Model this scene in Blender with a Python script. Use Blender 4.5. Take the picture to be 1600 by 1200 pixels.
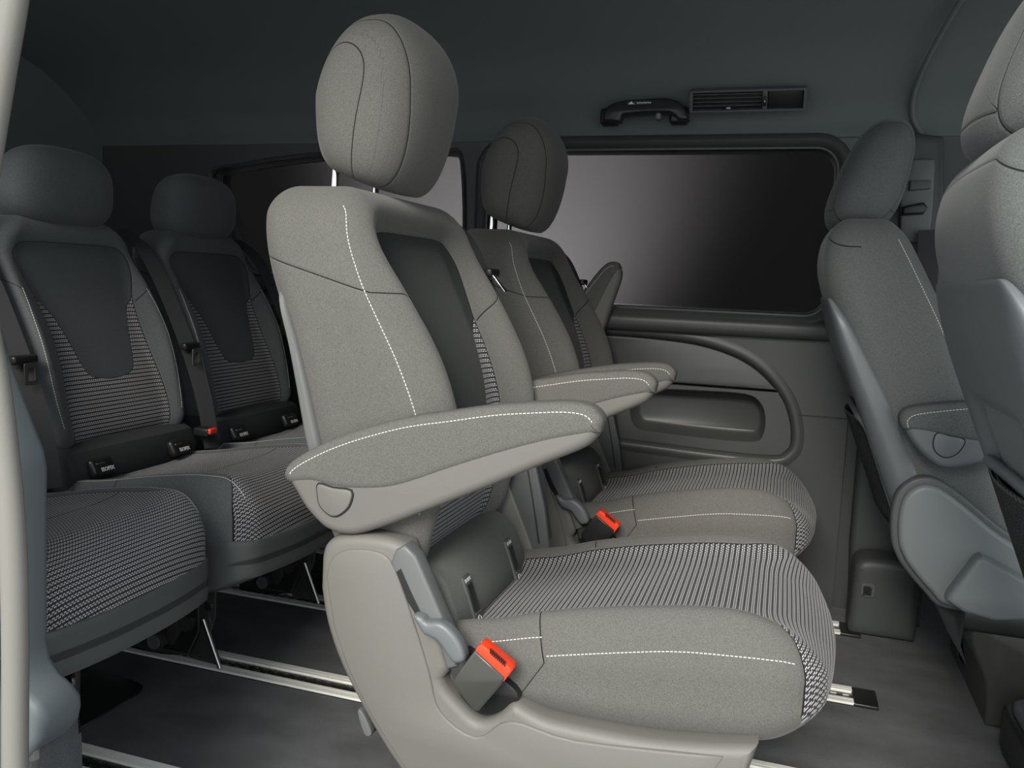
import bpy, bmesh, math
import numpy as np
from mathutils import Vector, Matrix
from mathutils.bvhtree import BVHTree
from mathutils.geometry import tessellate_polygon

# ------------------------------------------------------------------ camera, sky, sun, exposure
scene = bpy.context.scene
COL = scene.collection
for o in list(bpy.data.objects):
    bpy.data.objects.remove(o)
H = 0.85                                        # eye height above the cabin floor
camd = bpy.data.cameras.new('camera')
cam = bpy.data.objects.new('camera', camd)
COL.objects.link(cam)
cam.matrix_world = Matrix(((0.95000908, -0.07626801, 0.30276384, 0.0),
                           (0.30943661, 0.10074680, -0.94556812, 0.0),
                           (0.04161411, 0.99198451, 0.11931049, H),
                           (0, 0, 0, 1)))
camd.sensor_width = 36.0
camd.lens = 29.56
camd.clip_start = 0.02
scene.camera = cam

world = bpy.data.worlds.new('sky')
scene.world = world
world.use_nodes = True
wn = world.node_tree
wn.nodes['Background'].inputs[0].default_value = (0.88, 0.95, 1.0, 1)
wn.nodes['Background'].inputs[1].default_value = 1.0

sd = bpy.data.lights.new('sun', 'SUN')
sd.energy = 2.7
sd.angle = math.radians(28)
sd.color = (1.0, 0.95, 0.86)
sun = bpy.data.objects.new('sun', sd)
COL.objects.link(sun)
sun.rotation_euler = Vector((0.0, 0.80, -0.50)).to_track_quat('-Z', 'Y').to_euler()

# added spot on the made-up backdrop, gives the far windows their grey gradient
ld = bpy.data.lights.new('added_backdrop_lamp', 'SPOT')
ld.energy = 11000
ld.spot_size = math.radians(62)
ld.spot_blend = 1.0
ld.shadow_soft_size = 0.3
ld.color = (1.0, 0.985, 0.97)
lo = bpy.data.objects.new('added_backdrop_lamp', ld)
COL.objects.link(lo)
lo.location = (-1.75, 3.3, -0.4)
lo.rotation_euler = Vector((0.0, 1.85, 1.75)).to_track_quat('-Z', 'Y').to_euler()

vs = scene.view_settings
vs.view_transform = 'Standard'
vs.look = 'None'
vs.exposure = 0.95
vs.gamma = 1.0
vs.use_curve_mapping = False

# ------------------------------------------------------------------ object helpers
def tag(o, label=None, cat=None, group=None, kind=None):
    if label: o['label'] = label
    if cat: o['category'] = cat
    if group: o['group'] = group
    if kind: o['kind'] = kind
    return o

def empty(name, loc, label, cat, group=None):
    o = bpy.data.objects.new(name, None)
    o.empty_display_size = 0.1
    COL.objects.link(o)
    o.location = loc
    return tag(o, label, cat, group)

def mk(name, verts, faces, mat, parent=None, smooth=True, attrs=None, sharp=40):
    me = bpy.data.meshes.new(name)
    me.from_pydata([tuple(map(float, v)) for v in verts], [], [tuple(int(i) for i in f) for f in faces])
    me.update()
    bm = bmesh.new()
    bm.from_mesh(me)
    bmesh.ops.recalc_face_normals(bm, faces=bm.faces)
    if smooth:
        for f in bm.faces: f.smooth = True
        c = math.radians(sharp)
        for e in bm.edges:
            if len(e.link_faces) == 2 and e.calc_face_angle(0) > c:
                e.smooth = False
    bm.to_mesh(me)
    bm.free()
    if attrs:
        for k, a in attrs.items():
            a = np.asarray(a, dtype=np.float32)
            if a.ndim == 1:
                at = me.attributes.new(k, 'FLOAT', 'POINT')
                at.data.foreach_set('value', a)
            else:
                at = me.attributes.new(k, 'FLOAT_VECTOR', 'POINT')
                at.data.foreach_set('vector', a.ravel())
    me.materials.append(mat)
    o = bpy.data.objects.new(name, me)
    COL.objects.link(o)
    if parent is not None:
        o.parent = parent
    return o

class MB:
    """collects simple pieces that make up ONE part"""
    def __init__(s): s.v = []; s.f = []
    def add(s, v, f):
        n = len(s.v)
        s.v += [tuple(map(float, p)) for p in v]
        s.f += [tuple(int(i) + n for i in q) for q in f]
        return s
    def build(s, name, mat, parent=None, smooth=True, sharp=40):
        return mk(name, s.v, s.f, mat, parent, smooth, None, sharp)

def cubegrid(nx, ny, nz):
    idx = {}; q = []; faces = []
    def g(i, j, k):
        t = (i, j, k)
        if t not in idx:
            idx[t] = len(q); q.append(t)
        return idx[t]
    for i in range(nx):
        for j in range(ny):
            faces.append((g(i, j, 0), g(i, j+1, 0), g(i+1, j+1, 0), g(i+1, j, 0)))
            faces.append((g(i, j, nz), g(i+1, j, nz), g(i+1, j+1, nz), g(i, j+1, nz)))
    for i in range(nx):
        for k in range(nz):
            faces.append((g(i, 0, k), g(i+1, 0, k), g(i+1, 0, k+1), g(i, 0, k+1)))
            faces.append((g(i, ny, k), g(i, ny, k+1), g(i+1, ny, k+1), g(i+1, ny, k)))
    for j in range(ny):
        for k in range(nz):
            faces.append((g(0, j, k), g(0, j, k+1), g(0, j+1, k+1), g(0, j+1, k)))
            faces.append((g(nx, j, k), g(nx, j+1, k), g(nx, j+1, k+1), g(nx, j, k+1)))
    q = np.array(q, float) / np.array([nx, ny, nz]) * 2 - 1
    return q, faces

def rbox(n, h, r):
    q, f = cubegrid(*n)
    h = np.array(h, float); r = np.minimum(np.array(r if hasattr(r, '__len__') else (r,)*3, float), h*0.999)
    p = q * h
    inner = np.clip(p, -(h-r), h-r)
    d = (p-inner)/r
    L = np.linalg.norm(d, axis=1); m = np.abs(d).max(axis=1)
    k = np.where(L > 1e-9, m/np.maximum(L, 1e-9), 1)
    return inner + d*k[:, None]*r, f

def selip(n, h, e=2.6):
    q, f = cubegrid(*n)
    m = np.abs(q).max(axis=1)
    s = (np.abs(q)**e).sum(axis=1)**(1/e)
    return q*(m/s)[:, None]*np.array(h), f

def box(c, s, rot=None):
    c = np.array(c, float); s = np.array(s, float)/2
    v = [np.array((x, y, z))*s for x in (-1, 1) for y in (-1, 1) for z in (-1, 1)]
    if rot is not None: v = [np.array(rot @ Vector(p)) for p in v]
    v = [p+c for p in v]
    return v, [(0, 1, 3, 2), (4, 6, 7, 5), (0, 4, 5, 1), (2, 3, 7, 6), (0, 2, 6, 4), (1, 5, 7, 3)]

def bevbox(c, s, r=0.004, rot=None, n=(4, 4, 4)):
    s = np.array(s, float)/2
    nn = tuple(8 if r > 0.006 else 6 for _ in range(3))
    # put the grid lines on the rounding
    q, f = cubegrid(*nn)
    r = min(r, s.min()*0.98)
    def mp(a, h):
        k = np.round((a+1)/2*nn[0]).astype(int); N = nn[0]; e = N//2-1 if N == 6 else 3
        pos = np.zeros(N+1)
        for i in range(e+1):
            pos[i] = -h + r*i/e; pos[N-i] = h - r*i/e
        if N % 2 == 0: pos[N//2] = 0
        return pos[k]
    p = np.stack([mp(q[:, i], s[i]) for i in range(3)], 1)
    inner = np.clip(p, -(s-r), s-r); d = (p-inner)/r
    L = np.linalg.norm(d, axis=1); m = np.abs(d).max(axis=1)
    k = np.where(L > 1e-9, m/np.maximum(L, 1e-9), 1)
    p = inner + d*k[:, None]*r
    if rot is not None: p = p @ np.array(rot.to_3x3()).T
    return p+np.array(c), f

def crom(pts, n=8, closed=False):
    """smooth path through points (any dimension)"""
    P = [np.array(p, float) for p in pts]; out = []; m = len(P)
    seg = m if closed else m-1
    for i in range(seg):
        if closed: a, b, c, d = P[(i-1) % m], P[i], P[(i+1) % m], P[(i+2) % m]
        else: a, b, c, d = P[max(i-1, 0)], P[i], P[i+1], P[min(i+2, m-1)]
        for k in range(n):
            t = k/n
            out.append(0.5*((2*b)+(-a+c)*t+(2*a-5*b+4*c-d)*t*t+(-a+3*b-3*c+d)*t**3))
    if not closed: out.append(P[-1])
    return np.array(out)

def spl(x, xs, ys):
    """smooth 1-D interpolation"""
    xs = np.array(xs, float); ys = np.array(ys, float)
    if xs[0] > xs[-1]: xs = xs[::-1]; ys = ys[::-1]
    m = np.gradient(ys, xs)
    x = np.asarray(x, float); xc = np.clip(x, xs[0], xs[-1])
    i = np.clip(np.searchsorted(xs, xc)-1, 0, len(xs)-2)
    h = xs[i+1]-xs[i]; t = (xc-xs[i])/h
    r = (2*t**3-3*t**2+1)*ys[i]+(t**3-2*t**2+t)*h*m[i]+(-2*t**3+3*t**2)*ys[i+1]+(t**3-t**2)*h*m[i+1]
    return r + (x-xc)*np.where(x < xs[0], m[0], m[-1])

def sstep(x, a, b):
    t = np.clip((np.asarray(x, float)-a)/(b-a), 0, 1)
    return t*t*(3-2*t)

def sdf_poly(P, poly):
    """signed distance, positive inside"""
    P = np.asarray(P, float); poly = np.asarray(poly, float)
    d = np.full(len(P), 1e9); ins = np.zeros(len(P), bool)
    n = len(poly)
    for i in range(n):
        a = poly[i]; b = poly[(i+1) % n]
        e = b-a; w = P-a
        t = np.clip((w@e)/max(e@e, 1e-12), 0, 1)
        d = np.minimum(d, np.linalg.norm(w-t[:, None]*e, axis=1))
        c = ((a[1] > P[:, 1]) != (b[1] > P[:, 1]))
        with np.errstate(divide='ignore', invalid='ignore'):
            xx = (b[0]-a[0])*(P[:, 1]-a[1])/(b[1]-a[1])+a[0]
        ins ^= c & (P[:, 0] < xx)
    return np.where(ins, d, -d)

def offset2(poly, d):
    """inset a closed 2-D loop (counter-clockwise) by d"""
    P = np.asarray(poly, float); n = len(P)
    A = 0.5*np.sum(P[:, 0]*np.roll(P[:, 1], -1)-np.roll(P[:, 0], -1)*P[:, 1])
    s = 1 if A > 0 else -1
    out = []
    for i in range(n):
        a = P[i-1]; b = P[i]; c = P[(i+1) % n]
        e1 = b-a; e2 = c-b
        n1 = np.array((-e1[1], e1[0]))/max(np.linalg.norm(e1), 1e-9)*s
        n2 = np.array((-e2[1], e2[0]))/max(np.linalg.norm(e2), 1e-9)*s
        m = n1+n2; L = np.linalg.norm(m)
        if L < 1e-6: m = n1; L = 1
        m = m/L
        k = 1/max(m@n1, 0.5)
        out.append(b+m*d*k)
    out = np.array(out)
    if d > 1e-5:                                  # where the inset folds over itself, pull it straight
        ok = sdf_poly(out, P) > d*0.93
        if ok.any() and not ok.all():
            gi = np.where(ok)[0]
            L = np.concatenate([gi-n, gi, gi+n])
            for j in np.where(~ok)[0]:
                q = np.searchsorted(L, j); a, b = L[q-1], L[q]
                t = (j-a)/(b-a)
                out[j] = out[a % n]*(1-t)+out[b % n]*t
    return out

def extr(poly, y0, y1, r=0.006, k=3, axis='y', r2=None):
    """a solid from an outline in the x-z plane between two y values, with rounded edges"""
    poly = np.asarray(poly, float)
    rings = []
    r = min(r, abs(y1-y0)*0.49); r2 = r if r2 is None else min(r2, abs(y1-y0)-r)
    sg = 1 if y1 > y0 else -1
    for i in range(k+1):
        t = i/k*math.pi/2
        rings.append((offset2(poly, r*(1-math.sin(t))), y0+sg*r*(1-math.cos(t))))
    for i in range(k+1):
        t = (1-i/k)*math.pi/2
        rings.append((offset2(poly, r2*(1-math.sin(t))), y1-sg*r2*(1-math.cos(t))))
    v = []; f = []; n = len(poly)
    for ring, y in rings:
        for p in ring:
            v.append((p[0], y, p[1]) if axis == 'y' else ((y, p[0], p[1]) if axis == 'x' else (p[0], p[1], y)))
    for i in range(len(rings)-1):
        for j in range(n):
            f.append((i*n+j, i*n+(j+1) % n, (i+1)*n+(j+1) % n, (i+1)*n+j))
    for base, ring in ((0, rings[0][0]), ((len(rings)-1)*n, rings[-1][0])):
        for t in tessellate_polygon([[Vector((p[0], p[1], 0)) for p in ring]]):
            f.append(tuple(base+j for j in t))
    return v, f

def tube(path, r, n=10, closed=False):
    P = [Vector(p) for p in path]; m = len(P); v = []; f = []
    rr = r if hasattr(r, '__len__') else [r]*m
    up = None
    for i in range(m):
        a = P[i-1] if (i or closed) else P[0]
        b = P[(i+1) % m] if (i < m-1 or closed) else P[-1]
        t = (b-a).normalized()
        if up is None:
            up = Vector((0, 0, 1)) if abs(t.z) < 0.9 else Vector((1, 0, 0))
        up = (up-t*up.dot(t)).normalized(); s = t.cross(up)
        for k in range(n):
            a2 = 2*math.pi*k/n
            v.append(P[i]+(up*math.cos(a2)+s*math.sin(a2))*rr[i])
    for i in range(m if closed else m-1):
        for k in range(n):
            j = (i+1) % m
            f.append((i*n+k, i*n+(k+1) % n, j*n+(k+1) % n, j*n+k))
    if not closed:
        f.append(tuple(range(n))[::-1]); f.append(tuple((m-1)*n+k for k in range(n)))
    return v, f

def ribbon(path, wid, th, side):
    """flat strap along a path; side = direction of its width (vector or one per point)"""
    P = [Vector(p) for p in path]; m = len(P); v = []; f = []
    for i in range(m):
        t = (P[min(i+1, m-1)]-P[max(i-1, 0)]).normalized()
        s = Vector(side[i] if hasattr(side[0], '__len__') else side)
        s = (s-t*s.dot(t)).normalized(); nrm = t.cross(s)
        for a, b in ((-1, -1), (1, -1), (1, 1), (-1, 1)):
            v.append(P[i]+s*a*wid/2+nrm*b*th/2)
    for i in range(m-1):
        for k in range(4):
            f.append((i*4+k, i*4+(k+1) % 4, i*4+4+(k+1) % 4, i*4+4+k))
    f.append((3, 2, 1, 0)); f.append(tuple((m-1)*4+k for k in range(4)))
    return v, f

def loftloops(loops):
    v = []; f = []; n = len(loops[0])
    for L in loops: v += [tuple(p) for p in L]
    for i in range(len(loops)-1):
        for j in range(n):
            f.append((i*n+j, i*n+(j+1) % n, (i+1)*n+(j+1) % n, (i+1)*n+j))
    return v, f

def holed(outer, holes, y0, y1, axis='y'):
    """flat plate with holes, solid between y0 and y1"""
    bm = bmesh.new()
    def P(p, y): return (p[0], y, p[1]) if axis == 'y' else ((y, p[0], p[1]) if axis == 'x' else (p[0], p[1], y))
    loops = [outer]+list(holes)
    for y in (y0, y1):
        es = []
        for L in loops:
            vs_ = [bm.verts.new(P(p, y)) for p in L]
            es += [bm.edges.new((vs_[i], vs_[(i+1) % len(vs_)])) for i in range(len(vs_))]
        bmesh.ops.triangle_fill(bm, use_beauty=True, use_dissolve=False, edges=es)
    bm.verts.ensure_lookup_table()
    n = sum(len(L) for L in loops); o = 0
    for L in loops:
        m = len(L)
        for i in range(m):
            a, b = o+i, o+(i+1) % m
            bm.faces.new((bm.verts[a], bm.verts[b], bm.verts[b+n], bm.verts[a+n]))
        o += m
    v = [tuple(x.co) for x in bm.verts]; bm.verts.index_update()
    f = [tuple(x.index for x in q.verts) for q in bm.faces]
    bm.free()
    return v, f

def rrect(x0, x1, z0, z1, r, n=8):
    out = []
    for cx, cz, a0 in ((x1-r, z1-r, 0), (x0+r, z1-r, 90), (x0+r, z0+r, 180), (x1-r, z0+r, 270)):
        for k in range(n+1):
            a = math.radians(a0+90*k/n)
            out.append((cx+r*math.cos(a), cz+r*math.sin(a)))
    return out

def stitches(bvh, rays, name, parent, step=0.0056, ln=0.0038, w=0.0012, mat=None):
    """little thread dashes laid along a path of rays cast onto a surface"""
    pts = []; nrm = []
    for o_, d_ in rays:
        h = bvh.ray_cast(Vector(o_), Vector(d_).normalized())
        if h[0] is None: continue
        n = h[1]
        if n.dot(Vector(d_)) > 0: n = -n
        pts.append(np.array(h[0])); nrm.append(np.array(n))
    if len(pts) < 3: return None
    pts = np.array(pts); nrm = np.array(nrm)
    L = np.concatenate([[0], np.cumsum(np.linalg.norm(np.diff(pts, axis=0), axis=1))])
    mb = MB(); s = step
    f0 = [(0, 1, 3, 2), (4, 6, 7, 5), (0, 4, 5, 1), (2, 3, 7, 6), (0, 2, 6, 4), (1, 5, 7, 3)]
    def at(x): return np.array([np.interp(x, L, pts[:, i]) for i in range(3)])
    while s < L[-1]-step:
        a = at(s); b = at(s+ln)
        nn = np.array([np.interp(s, L, nrm[:, i]) for i in range(3)]); nn /= np.linalg.norm(nn)
        t = b-a; t /= max(np.linalg.norm(t), 1e-9); c = np.cross(t, nn)
        vv = [p+c*w/2*i+nn*(0.0008*j-0.0002) for p in (a, b) for i in (-1, 1) for j in (0, 1)]
        mb.add(vv, f0)
        s += step
    return mb.build(name, mat or M['thread'], parent, smooth=False)

def bvh_of(o):
    me = o.data
    return BVHTree.FromPolygons([v.co[:] for v in me.vertices], [p.vertices[:] for p in me.polygons])

# ------------------------------------------------------------------ materials
M = {}
class G:
    def __init__(s, name):
        s.m = bpy.data.materials.new(name); s.m.use_nodes = True
        s.t = s.m.node_tree; s.b = s.t.nodes['Principled BSDF']; M[name] = s.m
    def n(s, typ, **kw):
        x = s.t.nodes.new(typ)
        for k, v in kw.items(): setattr(x, k, v)
        return x
    def lk(s, a, b): s.t.links.new(a, b)
    def math(s, op, a, b=None, c=None):
        x = s.n('ShaderNodeMath', operation=op)
        for i, v in enumerate((a, b, c)):
            if v is None: continue
            if hasattr(v, 'is_linked'): s.lk(v, x.inputs[i])
            else: x.inputs[i].default_value = v
        return x.outputs[0]
    def attr(s, name):
        x = s.n('ShaderNodeAttribute'); x.attribute_name = name; return x
    def mix(s, f, a, b):
        x = s.n('ShaderNodeMix', data_type='RGBA')
        for i, v in ((0, f), (6, a), (7, b)):
            if hasattr(v, 'is_linked'): s.lk(v, x.inputs[i])
            elif i == 0: x.inputs[i].default_value = v
            else: x.inputs[i].default_value = (*v, 1)
        return x.outputs[2]
    def obj(s): return s.n('ShaderNodeTexCoord').outputs['Object']
    def noise(s, scale, detail=2, vec=None, rough=0.5):
        x = s.n('ShaderNodeTexNoise'); x.inputs['Scale'].default_value = scale
        x.inputs['Detail'].default_value = detail; x.inputs['Roughness'].default_value = rough
        s.lk(vec if vec is not None else s.obj(), x.inputs['Vector'])
        return x.outputs['Fac']
    def bump(s, hgt, strength=0.3, dist=0.001):
        x = s.n('ShaderNodeBump'); x.inputs['Strength'].default_value = strength
        x.inputs['Distance'].default_value = dist
        s.lk(hgt, x.inputs['Height']); s.lk(x.outputs[0], s.b.inputs['Normal'])
    def set(s, **kw):
        for k, v in kw.items(): s.b.inputs[k].default_value = v

def plastic(name, col, rough=0.5, grain=700, bs=0.25, spec=0.4, metal=0.0, speck=0.0):
    g = G(name)
    if speck:
        nz = g.noise(grain*0.8, 2)
        k = g.math('MULTIPLY_ADD', nz, 2*speck, 1-speck)
        x = g.n('ShaderNodeVectorMath', operation='SCALE'); x.inputs[0].default_value = col
        g.lk(k, x.inputs['Scale']); g.lk(x.outputs[0], g.b.inputs['Base Color'])
    else:
        g.b.inputs['Base Color'].default_value = (*col, 1)
    g.set(Roughness=rough, Metallic=metal)
    g.b.inputs['Specular IOR Level'].default_value = spec
    if bs: g.bump(g.noise(grain, 2), bs, 0.0006)
    return g.m

def fabric(name, side, centre):
    """knit seat cover: plain side, smooth centre field, ribbed dashes; zones from mesh attributes"""
    g = G(name)
    sdB = g.attr('field_edge').outputs['Fac']; sdU = g.attr('centre_edge').outputs['Fac']
    sdD = g.attr('seam_edge').outputs['Fac']; pc = g.attr('weave').outputs['Vector']
    sp = g.n('ShaderNodeSeparateXYZ'); g.lk(pc, sp.inputs[0])
    v, s = sp.outputs[0], sp.outputs[1]
    # ribs
    P = 0.0088
    sP = g.math('DIVIDE', s, P); r = g.math('FRACT', sP)
    row = g.math('MULTIPLY', g.math('GREATER_THAN', r, 0.12), g.math('LESS_THAN', r, 0.70))
    split = g.math('GREATER_THAN', g.math('ABSOLUTE', g.math('SUBTRACT', r, 0.41)), 0.06)
    row = g.math('MULTIPLY', row, split)
    half = g.math('MULTIPLY', g.math('GREATER_THAN', r, 0.45), 0.5)
    c = g.math('FRACT', g.math('ADD', g.math('DIVIDE', v, 0.0056), half))
    dash = g.math('MULTIPLY', row, g.math('LESS_THAN', c, 0.66))
    vec = g.n('ShaderNodeCombineXYZ'); g.lk(v, vec.inputs[0]); g.lk(s, vec.inputs[1])
    wob = g.noise(420, 2)
    pat = g.mix(dash, (0.028, 0.028, 0.032), (0.40, 0.388, 0.395))
    # heather
    hz = g.noise(760, 2, rough=0.7)
    heat = g.n('ShaderNodeVectorMath', operation='SCALE'); heat.inputs[0].default_value = side
    g.lk(g.math('MULTIPLY_ADD', hz, 1.7, 0.15), heat.inputs['Scale'])
    cen = g.n('ShaderNodeVectorMath', operation='SCALE'); cen.inputs[0].default_value = centre
    g.lk(g.math('MULTIPLY_ADD', hz, 1.2, 0.4), cen.inputs['Scale'])
    isB = g.math('GREATER_THAN', sdB, 0.0); isU = g.math('GREATER_THAN', sdU, 0.0)
    inner = g.mix(isU, pat, cen.outputs[0])
    col = g.mix(isB, heat.outputs[0], inner)
    def line(sd, w): return g.math('LESS_THAN', g.math('ABSOLUTE', sd), w)
    ln = g.math('MAXIMUM', line(sdD, 0.0009), line(sdB, 0.0008))
    ln = g.math('MAXIMUM', ln, g.math('MULTIPLY', line(sdU, 0.0008), isB))
    col = g.mix(ln, col, (0.012, 0.012, 0.012))
    g.lk(col, g.b.inputs['Base Color'])
    g.set(Roughness=0.92)
    g.b.inputs['Specular IOR Level'].default_value = 0.15
    g.b.inputs['Sheen Weight'].default_value = 0.12
    g.b.inputs['Sheen Roughness'].default_value = 0.4
    # relief: ribs, knit and sewn grooves
    def groove(sd, w):
        x = g.math('DIVIDE', g.math('ABSOLUTE', sd), w)
        return g.math('MINIMUM', x, 1.0)
    gr = g.math('MINIMUM', groove(sdD, 0.004), groove(sdB, 0.004))
    rib = g.math('MULTIPLY', g.math('MULTIPLY', dash, 0.35), g.math('MULTIPLY', isB, g.math('SUBTRACT', 1.0, isU)))
    hgt = g.math('ADD', g.math('ADD', g.math('MULTIPLY', gr, 1.2), rib), g.math('MULTIPLY', hz, 0.22))
    g.bump(hgt, 0.55, 0.0016)
    return g.m

fabric('seat_fabric', (0.098, 0.096, 0.089), (0.018, 0.0215, 0.0210))
fabric('seat_fabric_lifted', (0.082, 0.088, 0.092), (0.050, 0.056, 0.060))  # same cloth as the middle row, centre colour lightened to offset dim rear light
plastic('arm_fabric', (0.098, 0.096, 0.089), 0.95, 900, 0.5, 0.15, speck=0.75)
plastic('front_fabric', (0.082, 0.088, 0.087), 0.95, 900, 0.5, 0.15, speck=0.75)
plastic('panel_fabric', (0.115, 0.118, 0.110), 0.95, 1100, 0.5, 0.15, speck=0.45)
plastic('thread', (0.52, 0.50, 0.46), 0.8, bs=0)
plastic('pale_plastic', (0.125, 0.121, 0.110), 0.5, 900, 0.35, 0.35)
plastic('grey_plastic', (0.10, 0.105, 0.105), 0.45, 900, 0.3, 0.4)
plastic('dark_plastic', (0.070, 0.074, 0.075), 0.5, 900, 0.3, 0.4)
plastic('trim_plastic', (0.048, 0.052, 0.051), 0.5, 600, 0.3, 0.4)
plastic('door_plastic', (0.052, 0.055, 0.053), 0.42, 600, 0.22, 0.45)
plastic('pillar_plastic', (0.085, 0.098, 0.105), 0.55, 800, 0.3, 0.35)
plastic('shell_plastic', (0.105, 0.115, 0.122), 0.42, 900, 0.25, 0.45)
plastic('seal_rubber', (0.17, 0.165, 0.15), 0.6, 300, 0.2, 0.3)
plastic('back_plastic', (0.115, 0.117, 0.115), 0.4, 900, 0.3, 0.45)
plastic('cover_plastic', (0.145, 0.162, 0.162), 0.42, 900, 0.25, 0.4)
plastic('black_plastic', (0.012, 0.012, 0.013), 0.35, bs=0)
plastic('black_metal', (0.016, 0.016, 0.016), 0.3, bs=0, spec=0.6)
plastic('bracket_metal', (0.040, 0.040, 0.036), 0.22, bs=0, spec=0.6)
plastic('chrome', (0.80, 0.79, 0.76), 0.12, bs=0, metal=1.0)
plastic('steel', (0.45, 0.45, 0.44), 0.3, bs=0, metal=1.0)
plastic('aluminium', (0.80, 0.79, 0.74), 0.5, bs=0, metal=0.1)
plastic('webbing', (0.030, 0.030, 0.032), 0.7, 900, 0.4, 0.3)
plastic('red_plastic', (0.75, 0.045, 0.012), 0.4, bs=0)
plastic('white_print', (0.6, 0.6, 0.6), 0.6, bs=0)
plastic('headliner', (0.115, 0.130, 0.134), 0.95, 900, 0.3, 0.1, speck=0.15)
plastic('added_backdrop', (0.020, 0.0197, 0.020), 0.95, bs=0, spec=0.1)
plastic('outside_ground', (0.48, 0.47, 0.45), 0.95, bs=0, spec=0.1)

g = G('carpet')
n1 = g.noise(650, 3, rough=0.7)
mp = g.n('ShaderNodeMapping'); mp.inputs['Scale'].default_value = (4.0, 6.5, 1); mp.inputs['Rotation'].default_value = (0, 0, 0.35)
g.lk(g.obj(), mp.inputs['Vector'])
n2 = g.noise(1.6, 5, mp.outputs[0])
k = g.math('MULTIPLY', g.math('MULTIPLY_ADD', n1, 2.4, -0.2), g.math('MULTIPLY_ADD', n2, 2.6, -0.30))
x = g.n('ShaderNodeVectorMath', operation='SCALE'); x.inputs[0].default_value = (0.050, 0.053, 0.058)
g.lk(k, x.inputs['Scale']); g.lk(x.outputs[0], g.b.inputs['Base Color'])
g.set(Roughness=1.0); g.b.inputs['Specular IOR Level'].default_value = 0.05
g.b.inputs['Sheen Weight'].default_value = 0.15
g.bump(n1, 0.8, 0.003)

g = G('tinted_glass')
g.b.inputs['Base Color'].default_value = (0.005, 0.005, 0.005, 1)
tr = g.n('ShaderNodeBsdfTransparent'); tr.inputs[0].default_value = (0.36, 0.355, 0.36, 1)
gl = g.n('ShaderNodeBsdfGlossy'); gl.inputs['Roughness'].default_value = 0.03
fr = g.n('ShaderNodeFresnel'); fr.inputs[0].default_value = 1.05
ms = g.n('ShaderNodeMixShader')
g.lk(fr.outputs[0], ms.inputs[0]); g.lk(tr.outputs[0], ms.inputs[1]); g.lk(gl.outputs[0], ms.inputs[2])
g.lk(ms.outputs[0], g.t.nodes['Material Output'].inputs[0])

# ------------------------------------------------------------------ the cabin shell
def struct(name, mb, mat, smooth=True, sharp=40):
    o = mb.build(name, M[mat], None, smooth, sharp); o['kind'] = 'structure'; return o

struct('floor', MB().add(*box((-0.1, 1.45, -0.03), (4.4, 2.1, 0.06))), 'carpet', False)
struct('ground', MB().add(*box((0, 0, -0.62), (40, 40, 0.1))), 'outside_ground', False)
struct('added_backdrop', MB().add(*box((0, 5.2, 1.5), (16, 0.2, 5))), 'added_backdrop', False)  # made-up dark backdrop, blocks the sky and carries the added lamp's falloff

# headliner: flat over the aisle, curving down to the far side
prof = crom([(0.72, 1.515), (0.85, 1.53), (1.3, 1.55), (1.85, 1.525), (2.15, 1.46), (2.32, 1.36), (2.385, 1.285), (2.40, 1.262)], 8)
v = []; f = []; n = len(prof)
for X in (-2.35, 2.1):
    for off in (0, 0.03):
        for p in prof: v.append((X, p[0], p[1]+off))
for i in range(n-1):
    f.append((i, i+1, 2*n+i+1, 2*n+i)); f.append((n+i, 3*n+i, 3*n+i+1, n+i+1))
    f.append((i, n+i, n+i+1, i+1)); f.append((2*n+i, 2*n+i+1, 3*n+i+1, 3*n+i))
f.append((0, 2*n, 3*n, n)); f.append((n-1, 2*n-1, 4*n-1, 3*n-1))
struct('ceiling', MB().add(v, f), 'headliner')
# raised seam where the middle headliner meets the front one
sp_ = crom([(0.30, 2.39, 1.255), (0.262, 2.36, 1.31), (0.262, 2.26, 1.385), (0.30, 2.05, 1.478), (0.34, 1.85, 1.519), (0.34, 1.3, 1.546), (0.335, 0.9, 1.532)], 8)
struct('trim_1', MB().add(*tube(sp_, 0.006, 8)), 'headliner')
struct('wall_rear', MB().add(*box((-2.33, 1.5, 0.7), (0.06, 2.2, 1.6))), 'headliner', False)
struct('wall_right', MB().add(*holed([(-2.35, -0.08), (-0.87, -0.08), (-0.87, 0.62), (-0.97, 0.80), (-1.02, 1.5), (-2.35, 1.5)], [rrect(-2.2, -1.15, 0.86, 1.36, 0.06)], 0.735, 0.78)), 'trim_plastic', True, 30)

# window outlines in the far wall
W1 = [(-0.86, 0.86), (-0.855, 1.15), (-0.80, 1.212), (-0.68, 1.222), (0.04, 1.222), (0.088, 1.20), (0.105, 1.14), (0.105, 0.88), (0.09, 0.815), (0.03, 0.797), (-0.78, 0.797), (-0.84, 0.81)]
def rr_loop(x0, x1, z0, z1, r): return [np.array(p) for p in rrect(x0, x1, z0, z1, r, 8)]
w1h = rr_loop(-0.865, 0.100, 0.797, 1.232, 0.055)
w2h = [np.array(p) for p in crom([(-1.841,1.169),(-1.736,1.19),(-1.59,1.21),(-1.403,1.225),(-1.137,1.231),(-1.009,1.23),(-0.962,1.2),(-0.948,0.925),(-0.996,0.846),(-1.304,0.846),(-1.587,0.85),(-1.685,0.857),(-1.755,0.943),(-1.811,1.069)], 4, True)]
w3h = rr_loop(0.46, 1.25, 0.86, 1.20, 0.05)
Yw = 2.40
struct('wall_left', MB().add(*holed([(-2.3, -0.02), (2.1, -0.02), (2.1, 1.30), (-2.3, 1.30)],
       [rr_loop(-0.90, 0.18, -0.0, 1.262, 0.01), w2h, w3h], 2.405, 2.50)), 'trim_plastic', True, 30)

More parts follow.
